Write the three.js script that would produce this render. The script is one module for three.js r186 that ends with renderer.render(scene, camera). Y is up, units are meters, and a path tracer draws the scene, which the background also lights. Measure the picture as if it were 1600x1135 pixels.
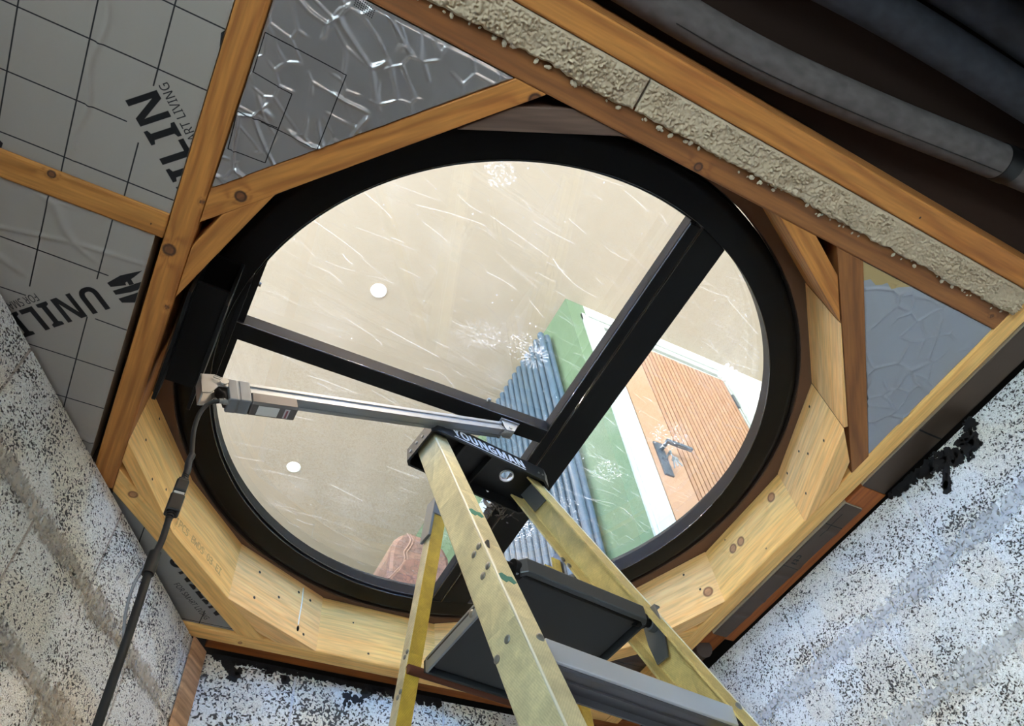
import * as THREE from 'three';
import { mergeGeometries, toCreasedNormals } from 'three/addons/utils/BufferGeometryUtils.js';
import { Sky } from 'three/addons/objects/Sky.js';
import { RectAreaLightUniformsLib } from 'three/addons/lights/RectAreaLightUniformsLib.js';
import { FontLoader } from 'three/addons/loaders/FontLoader.js';
import { TextGeometry } from 'three/addons/geometries/TextGeometry.js';
import { RoundedBoxGeometry } from 'three/addons/geometries/RoundedBoxGeometry.js';

// ---------------------------------------------------------------- camera, sky, lights, exposure
RectAreaLightUniformsLib.init();
const scene = new THREE.Scene();
const renderer = new THREE.WebGLRenderer({ antialias: true });
renderer.toneMapping = THREE.LinearToneMapping;
renderer.toneMappingExposure = 1.0;
renderer.shadowMap.enabled = true;

const EYE = 1.4;                                   // eye height over the cellar floor; heights below are "h" over the eye
const camera = new THREE.PerspectiveCamera(51.28, 1600 / 1135, 0.05, 60);
camera.position.set(0, EYE, 0);
camera.up.set(-0.33360, 0.57077, 0.75029);
camera.lookAt(0.33998, EYE + 0.81516, -0.46895);
scene.add(camera);

const sky = new Sky();
sky.scale.setScalar(1000);
sky.material.uniforms.turbidity.value = 4;
sky.material.uniforms.rayleigh.value = 1.2;
sky.material.uniforms.mieCoefficient.value = 0.004;
sky.material.uniforms.mieDirectionalG.value = 0.8;
sky.material.uniforms.sunPosition.value.setFromSphericalCoords(1, THREE.MathUtils.degToRad(48), THREE.MathUtils.degToRad(150));
scene.add(sky);
scene.environmentIntensity = 7.7;

// ---------------------------------------------------------------- helpers
const V = (x, y, z) => new THREE.Vector3(x, y, z);
const H = (h) => EYE + h;
function rng(seed) { let s = seed >>> 0; return () => { s = (s + 0x6D2B79F5) >>> 0; let t = s; t = Math.imul(t ^ (t >>> 15), t | 1); t ^= t + Math.imul(t ^ (t >>> 7), t | 61); return ((t ^ (t >>> 14)) >>> 0) / 4294967296; }; }
function hash(x, y, s) { let h = (x * 374761393 + y * 668265263 + s * 974634777) | 0; h = Math.imul(h ^ (h >>> 13), 1274126177); h ^= h >>> 16; return (h >>> 0) / 4294967296; }
function vn(x, y, s = 0, px = 0, py = 0) {          // value noise, periodic in px, py cells when given
  const xi = Math.floor(x), yi = Math.floor(y); let fx = x - xi, fy = y - yi; fx = fx * fx * (3 - 2 * fx); fy = fy * fy * (3 - 2 * fy);
  const w = (i, p) => p ? ((i % p) + p) % p : i;
  const a = hash(w(xi, px), w(yi, py), s), b = hash(w(xi + 1, px), w(yi, py), s), c = hash(w(xi, px), w(yi + 1, py), s), d = hash(w(xi + 1, px), w(yi + 1, py), s);
  return a + (b - a) * fx + (c - a) * fy + (a - b - c + d) * fx * fy;
}
function fbm(x, y, s, o = 4) { let v = 0, a = 0.5; for (let i = 0; i < o; i++) { v += a * vn(x, y, s + i * 17); x *= 2.03; y *= 2.03; a *= 0.5; } return v; }
const clamp = (x, a = 0, b = 1) => Math.min(b, Math.max(a, x));
const mix = (a, b, t) => a + (b - a) * t;
const step = (a, b, x) => { const t = clamp((x - a) / (b - a)); return t * t * (3 - 2 * t); };
function dataTex(w, h, f, srgb = true) {
  const d = new Uint8Array(w * h * 4);
  for (let y = 0; y < h; y++) for (let x = 0; x < w; x++) { const c = f(x / w, y / h, x, y), k = (y * w + x) * 4; d[k] = clamp(c[0], 0, 255); d[k + 1] = clamp(c[1], 0, 255); d[k + 2] = clamp(c[2], 0, 255); d[k + 3] = 255; }
  const t = new THREE.DataTexture(d, w, h); t.wrapS = t.wrapT = THREE.RepeatWrapping; t.magFilter = THREE.LinearFilter; t.minFilter = THREE.LinearMipmapLinearFilter; t.generateMipmaps = true;
  if (srgb) t.colorSpace = THREE.SRGBColorSpace; t.needsUpdate = true; return t;
}
function canvasTex(w, h, draw, srgb = true) {
  const c = document.createElement('canvas'); c.width = w; c.height = h; const g = c.getContext('2d'); draw(g, w, h);
  const t = new THREE.CanvasTexture(c); if (srgb) t.colorSpace = THREE.SRGBColorSpace; t.anisotropy = 8; return t;
}
const taken = {};
function numbered(n) { const k = taken[n] = (taken[n] ?? -1) + 1; return k ? n + '_' + String(k).padStart(3, '0') : n; }
function tag(o, label, category, group, kind) { if (label) o.userData.label = label; if (category) o.userData.category = category; if (group) o.userData.group = group; if (kind) o.userData.kind = kind; return o; }
function shade(o) { o.castShadow = o.receiveShadow = true; return o; }
function thing(name, label, category, base = [0, 0, 0], group) { const o = new THREE.Group(); o.name = numbered(name); o.position.set(...base); tag(o, label, category, group); scene.add(o); return o; }
const merge = (g) => { const list = (Array.isArray(g) ? g : [g]).map((q) => { const n = q.index ? q.toNonIndexed() : q; for (const k of Object.keys(n.attributes)) if (!['position', 'normal', 'uv'].includes(k)) n.deleteAttribute(k); n.clearGroups(); return n; }); return list.length > 1 ? mergeGeometries(list) : list[0]; };
// a part whose geometry is given in the parent's own axes
function part(name, parent, g, m, label) { const o = shade(new THREE.Mesh(merge(g), m)); o.name = name; if (parent.userData.used === undefined) { /* names of parts may repeat */ } const used = parts.get(parent) ?? parts.set(parent, {}).get(parent); const k = used[name] = (used[name] ?? -1) + 1; if (k) o.name = name + '_' + String(k).padStart(3, '0'); if (label) o.userData.label = label; parent.add(o); return o; }
const parts = new Map();
// a part whose geometry is given in world coordinates
function wpart(name, parent, g, m, label) { g = merge(g); parent.updateWorldMatrix(true, false); g.applyMatrix4(new THREE.Matrix4().copy(parent.matrixWorld).invert()); return part(name, parent, g, m, label); }
// one mesh given in world coordinates becomes a thing standing at its own base
function solo(name, g, m, label, category, group) {
  g = merge(g); g.computeBoundingBox(); const b = g.boundingBox, p = [(b.min.x + b.max.x) / 2, b.min.y, (b.min.z + b.max.z) / 2];
  g.translate(-p[0], -p[1], -p[2]); const o = shade(new THREE.Mesh(g, m)); o.name = numbered(name); o.position.set(...p); tag(o, label, category, group); scene.add(o); return o;
}
function struct(name, g, m, label) { const o = solo(name, g, m, label); o.userData.kind = 'structure'; return o; }
const box = (x0, x1, y0, y1, z0, z1) => { const g = new THREE.BoxGeometry(Math.abs(x1 - x0), Math.abs(y1 - y0), Math.abs(z1 - z0)); g.translate((x0 + x1) / 2, (y0 + y1) / 2, (z0 + z1) / 2); return g; };
const rbox = (x0, x1, y0, y1, z0, z1, r = 0.003, s = 2) => { const g = new RoundedBoxGeometry(Math.abs(x1 - x0), Math.abs(y1 - y0), Math.abs(z1 - z0), s, r); g.translate((x0 + x1) / 2, (y0 + y1) / 2, (z0 + z1) / 2); return g; };
function tube(pts, r, seg = 40, rad = 10, closed = false) { return new THREE.TubeGeometry(new THREE.CatmullRomCurve3(pts.map((p) => p.isVector3 ? p : V(...p)), closed), seg, r, rad, closed); }
function rod(a, b, r, rad = 16, r2 = r) { a = a.isVector3 ? a : V(...a); b = b.isVector3 ? b : V(...b); const d = b.clone().sub(a), g = new THREE.CylinderGeometry(r2, r, d.length(), rad, 1); g.translate(0, d.length() / 2, 0); g.applyQuaternion(new THREE.Quaternion().setFromUnitVectors(V(0, 1, 0), d.normalize())); g.translate(a.x, a.y, a.z); return g; }
// plan outline [[X, Z] ...] raised from y0 to y1, edges eased by bevel b
function prism(poly, y0, y1, b = 0.0015, holes = []) {
  const s = new THREE.Shape(poly.map(([x, z]) => new THREE.Vector2(x, -z)));
  for (const h of holes) s.holes.push(new THREE.Path(h.map(([x, z]) => new THREE.Vector2(x, -z))));
  const g = new THREE.ExtrudeGeometry(s, b ? { depth: y1 - y0 - 2 * b, bevelEnabled: true, bevelThickness: b, bevelSize: b, bevelOffset: -b, bevelSegments: 2, curveSegments: 48 } : { depth: y1 - y0, bevelEnabled: false, curveSegments: 48 });
  g.translate(0, 0, b); g.rotateX(-Math.PI / 2); g.translate(0, y0, 0); return g;
}
function flip(g) { for (const k of Object.keys(g.attributes)) { const a = g.attributes[k], n = a.itemSize, q = a.array; for (let i = 0; i < a.count; i += 3) for (let j = 0; j < n; j++) { const t = q[(i + 1) * n + j]; q[(i + 1) * n + j] = q[(i + 2) * n + j]; q[(i + 2) * n + j] = t; } } return g; }
// extruded outline in a vertical plane etc.: shape points in (a, b), depth along the third axis, placed by a basis
function slab(pts, depth, b, ex, ey, ez, at, holes = []) {
  const s = new THREE.Shape(pts.map(([x, y]) => new THREE.Vector2(x, y)));
  for (const h of holes) s.holes.push(new THREE.Path(h.map(([x, y]) => new THREE.Vector2(x, y))));
  const g = new THREE.ExtrudeGeometry(s, b ? { depth: depth - 2 * b, bevelEnabled: true, bevelThickness: b, bevelSize: b, bevelOffset: -b, bevelSegments: 2, curveSegments: 24 } : { depth, bevelEnabled: false, curveSegments: 24 });
  g.translate(0, 0, b); const B = new THREE.Matrix4().makeBasis(V(...ex), V(...ey), V(...ez)); g.applyMatrix4(B); g.translate(...at); return B.determinant() < 0 ? flip(g) : g;
}
const circle = (cx, cz, r, n = 96) => Array.from({ length: n }, (_, i) => [cx + r * Math.cos(i / n * 2 * Math.PI), cz + r * Math.sin(i / n * 2 * Math.PI)]);
// box-like texture coordinates in metres
function metreUV(g, s = 1) { const p = g.attributes.position, n = g.attributes.normal, u = new Float32Array(p.count * 2); for (let i = 0; i < p.count; i++) { const ax = Math.abs(n.getX(i)), ay = Math.abs(n.getY(i)), az = Math.abs(n.getZ(i)); const a = ax > ay && ax > az ? [p.getZ(i), p.getY(i)] : ay > az ? [p.getX(i), p.getZ(i)] : [p.getX(i), p.getY(i)]; u[2 * i] = a[0] / s; u[2 * i + 1] = a[1] / s; } g.setAttribute('uv', new THREE.BufferAttribute(u, 2)); return g; }
const std = (color, roughness = 0.6, metalness = 0, more = {}) => new THREE.MeshStandardMaterial({ color, roughness, metalness, ...more });

// ---------------------------------------------------------------- materials
const M = {
  black: new THREE.MeshPhysicalMaterial({ color: 0x151516, roughness: 0.5, specularIntensity: 0.3 }), gloss: new THREE.MeshPhysicalMaterial({ color: 0x101012, roughness: 0.12, specularIntensity: 1, clearcoat: 1, clearcoatRoughness: 0.1 }), blackMatt: std(0x0c0c0d, 0.6), blackPlastic: std(0x0e0f11, 0.42), rubber: std(0x101012, 0.55),
  aluminium: std(0x97999b, 0.4, 0.9), cast: std(0x7d7f83, 0.5, 0.75), zinc: std(0xb4b1ad, 0.36, 0.85), darkAlu: std(0x8a8785, 0.4, 0.8), treadAlu: std(0xd6d8de, 0.34, 0.6),
  greySteel: std(0x4a4d50, 0.42, 0.5), motor: std(0x655f5c, 0.45, 0.6), rivet: std(0x8c8c88, 0.4, 0.8), rust: std(0x5a2f1c, 0.85, 0.2), treadDark: std(0x2e3032, 0.5, 0.35),
  white: std(0x9d9a90, 0.55), ceilingPaint: std(0x9e8a78, 0.85), whiteWall: std(0xb9b3a5, 0.8), greenWall: std(0x525d42, 0.85), radiator: std(0x3c4854, 0.4, 0.1),
  handle: std(0x50565e, 0.4, 0.6), leather: null, piping: std(0x6e4c3c, 0.55), deck: std(0x2e1b10, 0.97), oakFloor: std(0xc4b49e, 0.6),
  foam: std(0xb5a48c, 0.95), foamYellow: std(0xc9a96a, 0.95), tube: std(0x58565a, 0.9), tape: std(0x0b0b0c, 0.45), tar: std(0x101014, 0.6),
  label: null, concrete: std(0x3f3b36, 0.95), lampWhite: std(0xf4f2ee, 0.5), darkGlue: std(0x1a1613, 0.9), hinge: std(0x6d6f70, 0.4, 0.7),
};
const glassMat = new THREE.MeshPhysicalMaterial({ color: 0xffffff, roughness: 0, metalness: 0, transmission: 1, thickness: 0, ior: 1.5 });
// ---------------------------------------------------------------- timber
// A wood texture that spans one board exactly: u along the grain (len metres), v over 0.25 m (underside in 0..0.28, sides from 0.3).
function woodTex(seed, len, tone, knots = [], marks = []) {
  const pale = tone === TONES.pale || tone === TONES.yellow, gs = tone === TONES.pale || tone === TONES.yellow ? 0.32 : 0.6, w = len > 0.6 ? 1024 : 512, h = 160, [base, late, red] = tone, R = rng(seed), ox = R() * 50, oy = R() * 50;
  return dataTex(w, h, (u, v) => {
    const x = u * len, y = v * 0.25; let ph = 0, dark = 0, ring = 0;
    for (const k of knots) { const dx = (x - k[0]) / 1.5, dy = y - k[1], r = k[2], d2 = (dx * dx + dy * dy) / (r * r); ph += 5 * Math.exp(-d2 * 0.35) * (dy > 0 ? 1 : -1) * Math.min(1, Math.abs(dy) / r * 2); const d = Math.hypot(x - k[0], dy) / r; dark = Math.max(dark, 1 - step(0.72, 1.0, d)); ring = Math.max(ring, step(0.62, 0.88, d) * (1 - step(0.92, 1.25, d))); }
    const wob = fbm(x * 3 + ox, y * 14 + oy, seed, 3);
    const p = y * 95 + wob * 7 + ph + 2.2 * vn(x * 1.1 + ox, y * 4, seed + 5);
    const s = 0.5 + 0.5 * Math.sin(p * 2.2), g = Math.pow(s, 3);
    const fine = fbm(x * 22 + ox, y * 420 + oy, seed + 9, 2), blotch = fbm(x * 4 + oy, y * 9 + ox, seed + 3, 3);
    const c = [0, 1, 2].map((i) => { let q = mix(base[i], late[i], gs * g); q = mix(q, red[i], 0.5 * step(0.45, 0.75, blotch)); q *= 0.86 + 0.3 * fine; q = mix(q, (pale ? [196, 132, 84] : [112, 66, 38])[i] * (0.8 + 0.4 * fine), dark * 0.85); return mix(q, (pale ? [126, 78, 48] : [44, 24, 14])[i], ring * 0.85); });
    for (const k of marks) { const d = Math.hypot((x - k[0]) / (k[3] ?? 1), y - k[1]) / k[2]; if (d < 1) { const t = 1 - step(0.6, 1, d); for (let i = 0; i < 3; i++) c[i] = mix(c[i], [28, 18, 12][i], t); } }
    return c;
  });
}
const TONES = {
  brown: [[192, 126, 58], [148, 86, 34], [170, 98, 42]],     // treated structural timber
  warm: [[198, 134, 64], [156, 96, 38], [178, 110, 48]],
  pale: [[255, 200, 130], [248, 176, 98], [254, 188, 112]],  // fresh whitewood lining boards
  yellow: [[253, 198, 118], [238, 168, 86], [247, 180, 100]],
  grey: [[104, 80, 66], [78, 56, 46], [90, 64, 52]],       // old weathered board
  dark: [[150, 94, 46], [116, 68, 31], [132, 77, 37]],
  deep: [[168, 92, 36], [134, 68, 26], [150, 80, 30]],
};
let woodSeed = 11;
// poly: plan outline; grain: unit direction in plan; knots: [along, across, radius, face] with face 'b' underside (across from the low edge) or 's' side (height over the underside)
function timber(name, label, poly, h0, h1, grain, tone, { knots = [], marks = [], bevel = 0.002, group, extra } = {}) {
  const y0 = H(h0), y1 = H(h1), [gx, gz] = grain, px = -gz, pz = gx;
  const al = poly.map(([x, z]) => x * gx + z * gz), ac = poly.map(([x, z]) => x * px + z * pz), a0 = Math.min(...al), len = Math.max(...al) - a0, c0 = Math.min(...ac);
  const conv = (k) => [k[0] - a0, k[3] === 's' ? 0.075 + k[1] : Math.abs(k[1] - c0), k[2], k[4]];
  const tex = woodTex(woodSeed += 7, len, TONES[tone], knots.map(conv), marks.map(conv));
  const g = prism(poly, y0, y1, bevel);
  const p = g.attributes.position, n = g.attributes.normal, uv = new Float32Array(p.count * 2);
  for (let i = 0; i < p.count; i++) {
    const a = (p.getX(i) * gx + p.getZ(i) * gz - a0) / len, c = p.getX(i) * px + p.getZ(i) * pz - c0, side = Math.abs(n.getY(i)) < 0.7;
    const end = side && Math.abs(n.getX(i) * gx + n.getZ(i) * gz) > 0.8;
    uv[2 * i] = end ? 0.02 + c * 0.3 / len : a; uv[2 * i + 1] = side ? (0.075 + p.getY(i) - y0) / 0.25 : c / 0.25;
  }
  g.setAttribute('uv', new THREE.BufferAttribute(uv, 2));
  const m = new THREE.MeshStandardMaterial({ map: tex, roughness: 0.68, bumpMap: tex, bumpScale: 0.0004 });
  const o = solo(name, g, m, label, 'timber', group); return o;
}
const rect = (x0, x1, z0, z1) => [[x0, z0], [x1, z0], [x1, z1], [x0, z1]];
const XE = 1.14, XW = -0.0885, ZN = -0.179, ZS = -1.405, T = 0.038;           // the square trimmed in the floor for the hatch
const BX = [1, 0], BZ = [0, 1];
timber('trimmer_joist', 'long knotty timber at left of the hatch, wall to top of picture', rect(XW - T, XW, -1.09, 1.45), 1.0, 1.14, BZ, 'brown', { bevel: 0.005, knots: [[-0.602, 0.1137, 0.0085, 'b'], [-0.695, 0.0945, 0.003, 'b'], [-0.513, 0.0928, 0.003, 'b']] });
timber('trimmer_joist', 'timber along the rough foam strip, its lower side against the hatch', rect(XW, XE, ZN, ZN + T), 1.0, 1.14, BX, 'dark', { bevel: 0.003, knots: [[0.5, -0.171, 0.006, 'b'], [1.112, -0.162, 0.003, 'b'], [0.3135, -0.147, 0.0025, 'b']] });
timber('trimmer_joist', 'timber at right of the hatch with twin knots on its bright inner face', rect(XE, XE + T, ZS - T, -0.1005), 1.0, 1.14, BZ, 'yellow', { bevel: 0.004, knots: [[-0.869, 0.085, 0.010, 's'], [-0.842, 0.083, 0.010, 's'], [-0.721, 0.106, 0.010, 's']], marks: [[-0.88, 0.119, 0.002, 's'], [-0.79, 0.02, 0.002, 's']] });
timber('trimmer_joist', 'timber along the bottom wall behind the stepladder, bright inner face', rect(0.06, XE, ZS - T, ZS), 1.0, 1.14, BX, 'yellow', { bevel: 0.004, knots: [[0.23, -1.43, 0.004, 'b']], marks: [[0.50, 0.02, 0.003, 's'], [0.62, 0.10, 0.004, 's'], [0.46, 0.09, 0.002, 's']] });
timber('floor_joist', 'outermost straight timber between the foam strip and the dark pipes', rect(XW, 1.254, -0.1, -0.0625), 1.0, 1.14, BX, 'brown', { bevel: 0.003, marks: [[0.86, -0.085, 0.002, 'b']] });
timber('noggin', 'short timber crossing between the two printed foil boards at far left', rect(-0.75, XW - T - 0.0005, -0.588, -0.549), 1.0, 1.063, BX, 'warm', { bevel: 0.003, knots: [[-0.2738, -0.5562, 0.005, 'b']], marks: [[-0.146, -0.573, 0.0012, 'b']] });
// four corner braces
const D1 = Math.SQRT1_2;
timber('corner_brace', 'slanting brace under the crinkled foil, knots at both ends', [[XW, -0.4885], [XW, -0.543], [0.259, ZN], [0.213, ZN]], 1.0, 1.14, [D1, D1], 'brown', { knots: [[-0.3768, -0.3064, 0.0075, 'b'], [0.0394, -0.3124, 0.0085, 'b']] });
timber('corner_brace', 'short upright-looking brace beside the plain foil triangle at right', [[XE, -0.4895], [XE, -0.537], [0.775, ZN], [0.832, ZN]], 1.0, 1.14, [D1, -D1], 'dark');
const stampedBrace = timber('corner_brace', 'brace beside the lower left foil corner, knot at its wall end', [[XW, -1.038], [XW, -1.092], [0.216, ZS], [0.271, ZS]], 1.0, 1.14, [D1, -D1], 'yellow', { knots: [[0.7298, -0.8094, 0.0075, 'b']] });
timber('corner_brace', 'brace behind the stepladder rail at lower right', [[XE, -1.047], [XE, -1.1], [0.83, ZS], [0.775, ZS]], 1.0, 1.14, [D1, D1], 'yellow');
// eight packing boards that round the octagon off to sixteen sides
const v16 = [[1.14, -0.945], [1.14, -0.679], [1.043, -0.4555], [0.877, -0.283], [0.66, -0.179], [0.388, -0.179], [0.174, -0.273], [-0.009, -0.459], [-0.0885, -0.675], [-0.0885, -0.972], [0.03, -1.159], [0.168, -1.3], [0.385, -1.405], [0.66, -1.405], [0.878, -1.302], [1.04, -1.15]];
const octC = { NE1: [1.14, -0.537], NE2: [0.775, -0.179], NW1: [0.259, -0.179], NW2: [-0.0885, -0.543], SW1: [-0.0885, -1.038], SW2: [0.271, -1.405], SE1: [0.775, -1.405], SE2: [1.14, -1.047] };
function packing(a, b, C, cut, tone, label, opt = {}) {
  const l = (p, q, t) => [mix(p[0], q[0], t), mix(p[1], q[1], t)], e = 0.006;
  const P = l(a, C, e), Q = l(b, C, e), d = [b[0] - a[0], b[1] - a[1]], L = Math.hypot(...d);
  return timber('packing_board', label, [P, Q, l(b, C, cut), l(a, C, cut)], opt.h0 ?? 1.0, opt.h1 ?? 1.14, [d[0] / L, d[1] / L], tone, opt);
}
packing(v16[1], v16[2], octC.NE1, 0.72, 'pale', 'nail-marked board lining the hatch at right, big dark lower face', { h0: 0.998, marks: marksOn(v16[1], v16[2], [[0.03, 0.11], [0.05, 0.03], [0.18, 0.04], [0.2, 0.12], [0.12, 0.07], [0.1, 0.1]], 0.0032) });
packing(v16[3], v16[4], octC.NE2, 0.63, 'brown', 'brown board lining the hatch nearest its upper right');
packing(v16[5], v16[6], octC.NW1, 0.66, 'grey', 'old grey weathered board lining the hatch at top', { h0: 1.004 });
packing(v16[7], v16[8], octC.NW2, 0.7, 'brown', 'brown board lining the hatch under the foil brace, upper left');
packing(v16[9], v16[10], octC.SW1, 0.72, 'yellow', 'yellow board lining the hatch beside the hanging cable', { marks: marksOn(v16[9], v16[10], [[0.04, 0.05], [0.05, 0.12], [0.15, 0.04], [0.2, 0.1], [0.1, 0.015]], 0.0028) });
const nailed = packing(v16[11], v16[12], octC.SW2, 0.8, 'pale', 'board lining the hatch with a dark nail trailing a white drip', { marks: marksOn(v16[11], v16[12], [[0.06, 0.1], [0.06, 0.035], [0.2, 0.02], [0.205, 0.11], [0.12, 0.07], [0.17, 0.112]], 0.0035) });
packing(v16[13], v16[14], octC.SE1, 0.7, 'pale', 'board lining the hatch hidden behind the stepladder rails');
packing(v16[15], v16[0], octC.SE2, 0.75, 'pale', 'pale board with a faint knot lining the hatch right of the ladder', { h0: 1.0, knots: marksOn(v16[15], v16[0], [[0.2, 0.04]], 0.011), marks: marksOn(v16[15], v16[0], [[0.16, 0.11], [0.185, 0.055]], 0.003) });
timber('lit_face_board', 'pale strip added as the lit inner face of the upright-looking brace', [[1.0435, -0.4548], [1.0485, -0.4496], [0.8795, -0.2836], [0.8782, -0.2842]], 1.0005, 1.14, [D1, -D1], 'pale', { bevel: 0.0003 });  // added wedge; its pale tone paints the light on the brace's inner face
function marksOn(a, b, list, r) { const d = [b[0] - a[0], b[1] - a[1]], L = Math.hypot(...d), g = [d[0] / L, d[1] / L], a0 = a[0] * g[0] + a[1] * g[1]; return list.map(([s, h]) => [a0 + s, h, r, 's']); }
{ // a drip of white paint ending at a dark nail; a dotted timber-grade stamp
  const d = [0.385 - 0.168, -1.405 + 1.3], L = Math.hypot(...d), g = [d[0] / L, d[1] / L], n = [g[1] * -1 * -1, -g[0]].map((q) => -q), at = (s, h, o) => [0.168 + g[0] * s + n[0] * o, H(h), -1.3 + g[1] * s + n[1] * o]; nailed.updateMatrixWorld();
  wpart('paint_drip', nailed, tube([at(0.181, 1.13, -0.0005), at(0.183, 1.09, -0.0005), at(0.182, 1.05, -0.0005), at(0.1825, 1.035, -0.0005)], 0.0014, 24, 6), std(0xf2efe6, 0.6), 'drip of white paint');
  wpart('nail_head', nailed, (() => { const q = new THREE.SphereGeometry(0.0045, 10, 8); q.scale(0.7, 1.5, 0.7); q.translate(...at(0.1825, 1.026, 0)); return q; })(), M.black);
  const u = [D1, -D1], c = [-0.0885, -1.038], m = [D1, D1]; stampedBrace.updateMatrixWorld();
  const st = canvasTex(1024, 128, (q) => { q.clearRect(0, 0, 1024, 128); q.fillStyle = '#000'; q.fillRect(0, 0, 1024, 128); q.strokeStyle = '#fff'; q.lineWidth = 2.5; q.setLineDash([4, 5]); q.font = 'bold 118px monospace'; let x = 8; for (const ch of '1PCS BWDS 03 EI') { q.strokeText(ch, x, 104); x += 67; } }, false);
  const pl = new THREE.PlaneGeometry(0.165, 0.0225); pl.applyMatrix4(new THREE.Matrix4().makeBasis(V(u[0], 0, u[1]), V(0, 1, 0), V(m[0], 0, m[1]))); const s0 = 0.158 + 0.0835; pl.translate(c[0] + u[0] * s0 + m[0] * 0.0006, H(1.0265), c[1] + u[1] * s0 + m[1] * 0.0006);
  wpart('grade_stamp', stampedBrace, pl, new THREE.MeshStandardMaterial({ color: 0x4a3520, roughness: 0.9, transparent: true, alphaMap: st }), 'faint dotted grade stamp');
}
// plates between the trimmers and the walls
timber('wall_plate', 'dark orange plate squeezed between right wall and the trimmer', rect(1.1795, 1.2535, -1.44, -0.101), 1.0225, 1.1, BZ, 'deep', { bevel: 0.002 });
timber('wall_plate', 'dark brown plate above the bottom wall', rect(0.17, 1.2535, -1.484, ZS - T - 0.0005), 1.012, 1.1, BX, 'deep', { bevel: 0.002 });
timber('wall_plate', 'thin orange strip of timber between the stamped foil strip and right wall', [[1.2265, -1.06], [1.2345, -0.604], [1.189, -0.604], [1.189, -0.5565], [1.2535, -0.5565], [1.2535, -1.06]], 1.003, 1.0222, BZ, 'deep', { bevel: 0.001 });
// ---------------------------------------------------------------- foil-faced insulation boards
const PPM = 2400;                                    // print resolution, pixels per metre
function ridge(x, z, s, f) { const wx = x + 0.03 * vn(x * 9, z * 9, s + 40), wz = z + 0.03 * vn(x * 9 + 7, z * 9, s + 41); return Math.pow(1 - Math.abs(2 * vn(wx * f, wz * f, s) - 1), 14); }
function vor(x, z, s, f) { x *= f; z *= f; const xi = Math.floor(x), zi = Math.floor(z); let a = 9, b = 9; for (let i = -1; i <= 1; i++) for (let j = -1; j <= 1; j++) { const d = Math.hypot(xi + i + hash(xi + i, zi + j, s) - x, zi + j + hash(xi + i, zi + j, s + 1) - z); if (d < a) { b = a; a = d; } else if (d < b) b = d; } return [a, b - a]; }
function crumple(x, z, s, f, w, cover) { const px = x + 0.012 * (vn(x * 22, z * 22, s + 8) - 0.5), pz = z + 0.012 * (vn(x * 22 + 9, z * 22, s + 9) - 0.5), [, e] = vor(px, pz, s, f); return Math.exp(-((e / w) ** 2)) * step(cover, cover + 0.2, vn(x * 13, z * 13, s + 5)); }
function foilMap(x0, x1, z0, z1, base, draw) {
  return canvasTex(Math.round((x1 - x0) * PPM), Math.round((z1 - z0) * PPM), (g, w, h) => {
    g.fillStyle = base; g.fillRect(0, 0, w, h);
    const P = (x, z) => [(x - x0) * PPM, (z1 - z) * PPM];
    g.strokeStyle = g.fillStyle = '#15161a';
    const line = (a, b, c, d, wd = 0.0016) => { g.lineWidth = wd * PPM; g.beginPath(); g.moveTo(...P(a, b)); g.lineTo(...P(c, d)); g.stroke(); };
    const poly = (pts) => { g.beginPath(); pts.forEach((p, i) => (i ? g.lineTo(...P(...p)) : g.moveTo(...P(...p)))); g.closePath(); g.fill(); };
    const text = (str, x, z, deg, cap, width, bold, align = 'left') => { g.save(); g.translate(...P(x, z)); g.rotate(deg * Math.PI / 180); g.font = (bold ? 'bold ' : '') + '200px sans-serif'; const m = g.measureText(str).width; g.scale(width * PPM / m, cap * PPM / 146); if (align === 'right') g.translate(-m, 0); g.fillText(str, 0, 0); g.restore(); };
    draw({ g, line, poly, text, P });
  });
}
function foilBoard(label, pts, h, thick, N, amp, wrinkle, mat, uvb, group) {
  const t = thing('foil_insulation_board', label, 'insulation board', [(pts[0][0] + pts[2][0]) / 2, H(h), (pts[0][1] + pts[2][1]) / 2], group);
  const at = (a, b) => pts.length === 4 ? [0, 1].map((i) => mix(mix(pts[0][i], pts[1][i], a), mix(pts[3][i], pts[2][i], a), b)) : [0, 1].map((i) => pts[0][i] + (pts[1][i] - pts[0][i]) * a * (1 - b) + (pts[2][i] - pts[0][i]) * b);
  const pos = [], uv = [], idx = [];
  for (let j = 0; j <= N; j++) for (let i = 0; i <= N; i++) {
    const [x, z] = at(i / N, j / N), e = Math.min(1, Math.min(i, N - i, j, N - j) / 3 + 0.1);
    pos.push(x, H(h) - amp * wrinkle(x, z) * e, z); uv.push((x - uvb[0]) / (uvb[1] - uvb[0]), (z - uvb[2]) / (uvb[3] - uvb[2]));
  }
  const ccw = (() => { const [a, b, c] = [at(0, 0), at(1, 0), at(0, 1)]; return (b[0] - a[0]) * (c[1] - a[1]) - (b[1] - a[1]) * (c[0] - a[0]) > 0; })();
  for (let j = 0; j < N; j++) for (let i = 0; i < N; i++) { const a = j * (N + 1) + i, b = a + 1, c = a + N + 1, d = c + 1; ccw ? idx.push(a, b, c, b, d, c) : idx.push(a, c, b, b, c, d); }
  const g = new THREE.BufferGeometry(); g.setAttribute('position', new THREE.Float32BufferAttribute(pos, 3)); g.setAttribute('uv', new THREE.Float32BufferAttribute(uv, 2)); g.setIndex(idx); g.computeVertexNormals();
  wpart('foil_face', t, g, mat); wpart('foam_core', t, prism(pts, H(h) + 0.0015, H(h) + thick, 0), M.foam); return t;
}
const foilMat = (map, rough, metal) => new THREE.MeshStandardMaterial({ map, roughness: rough, metalness: metal });
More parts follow.
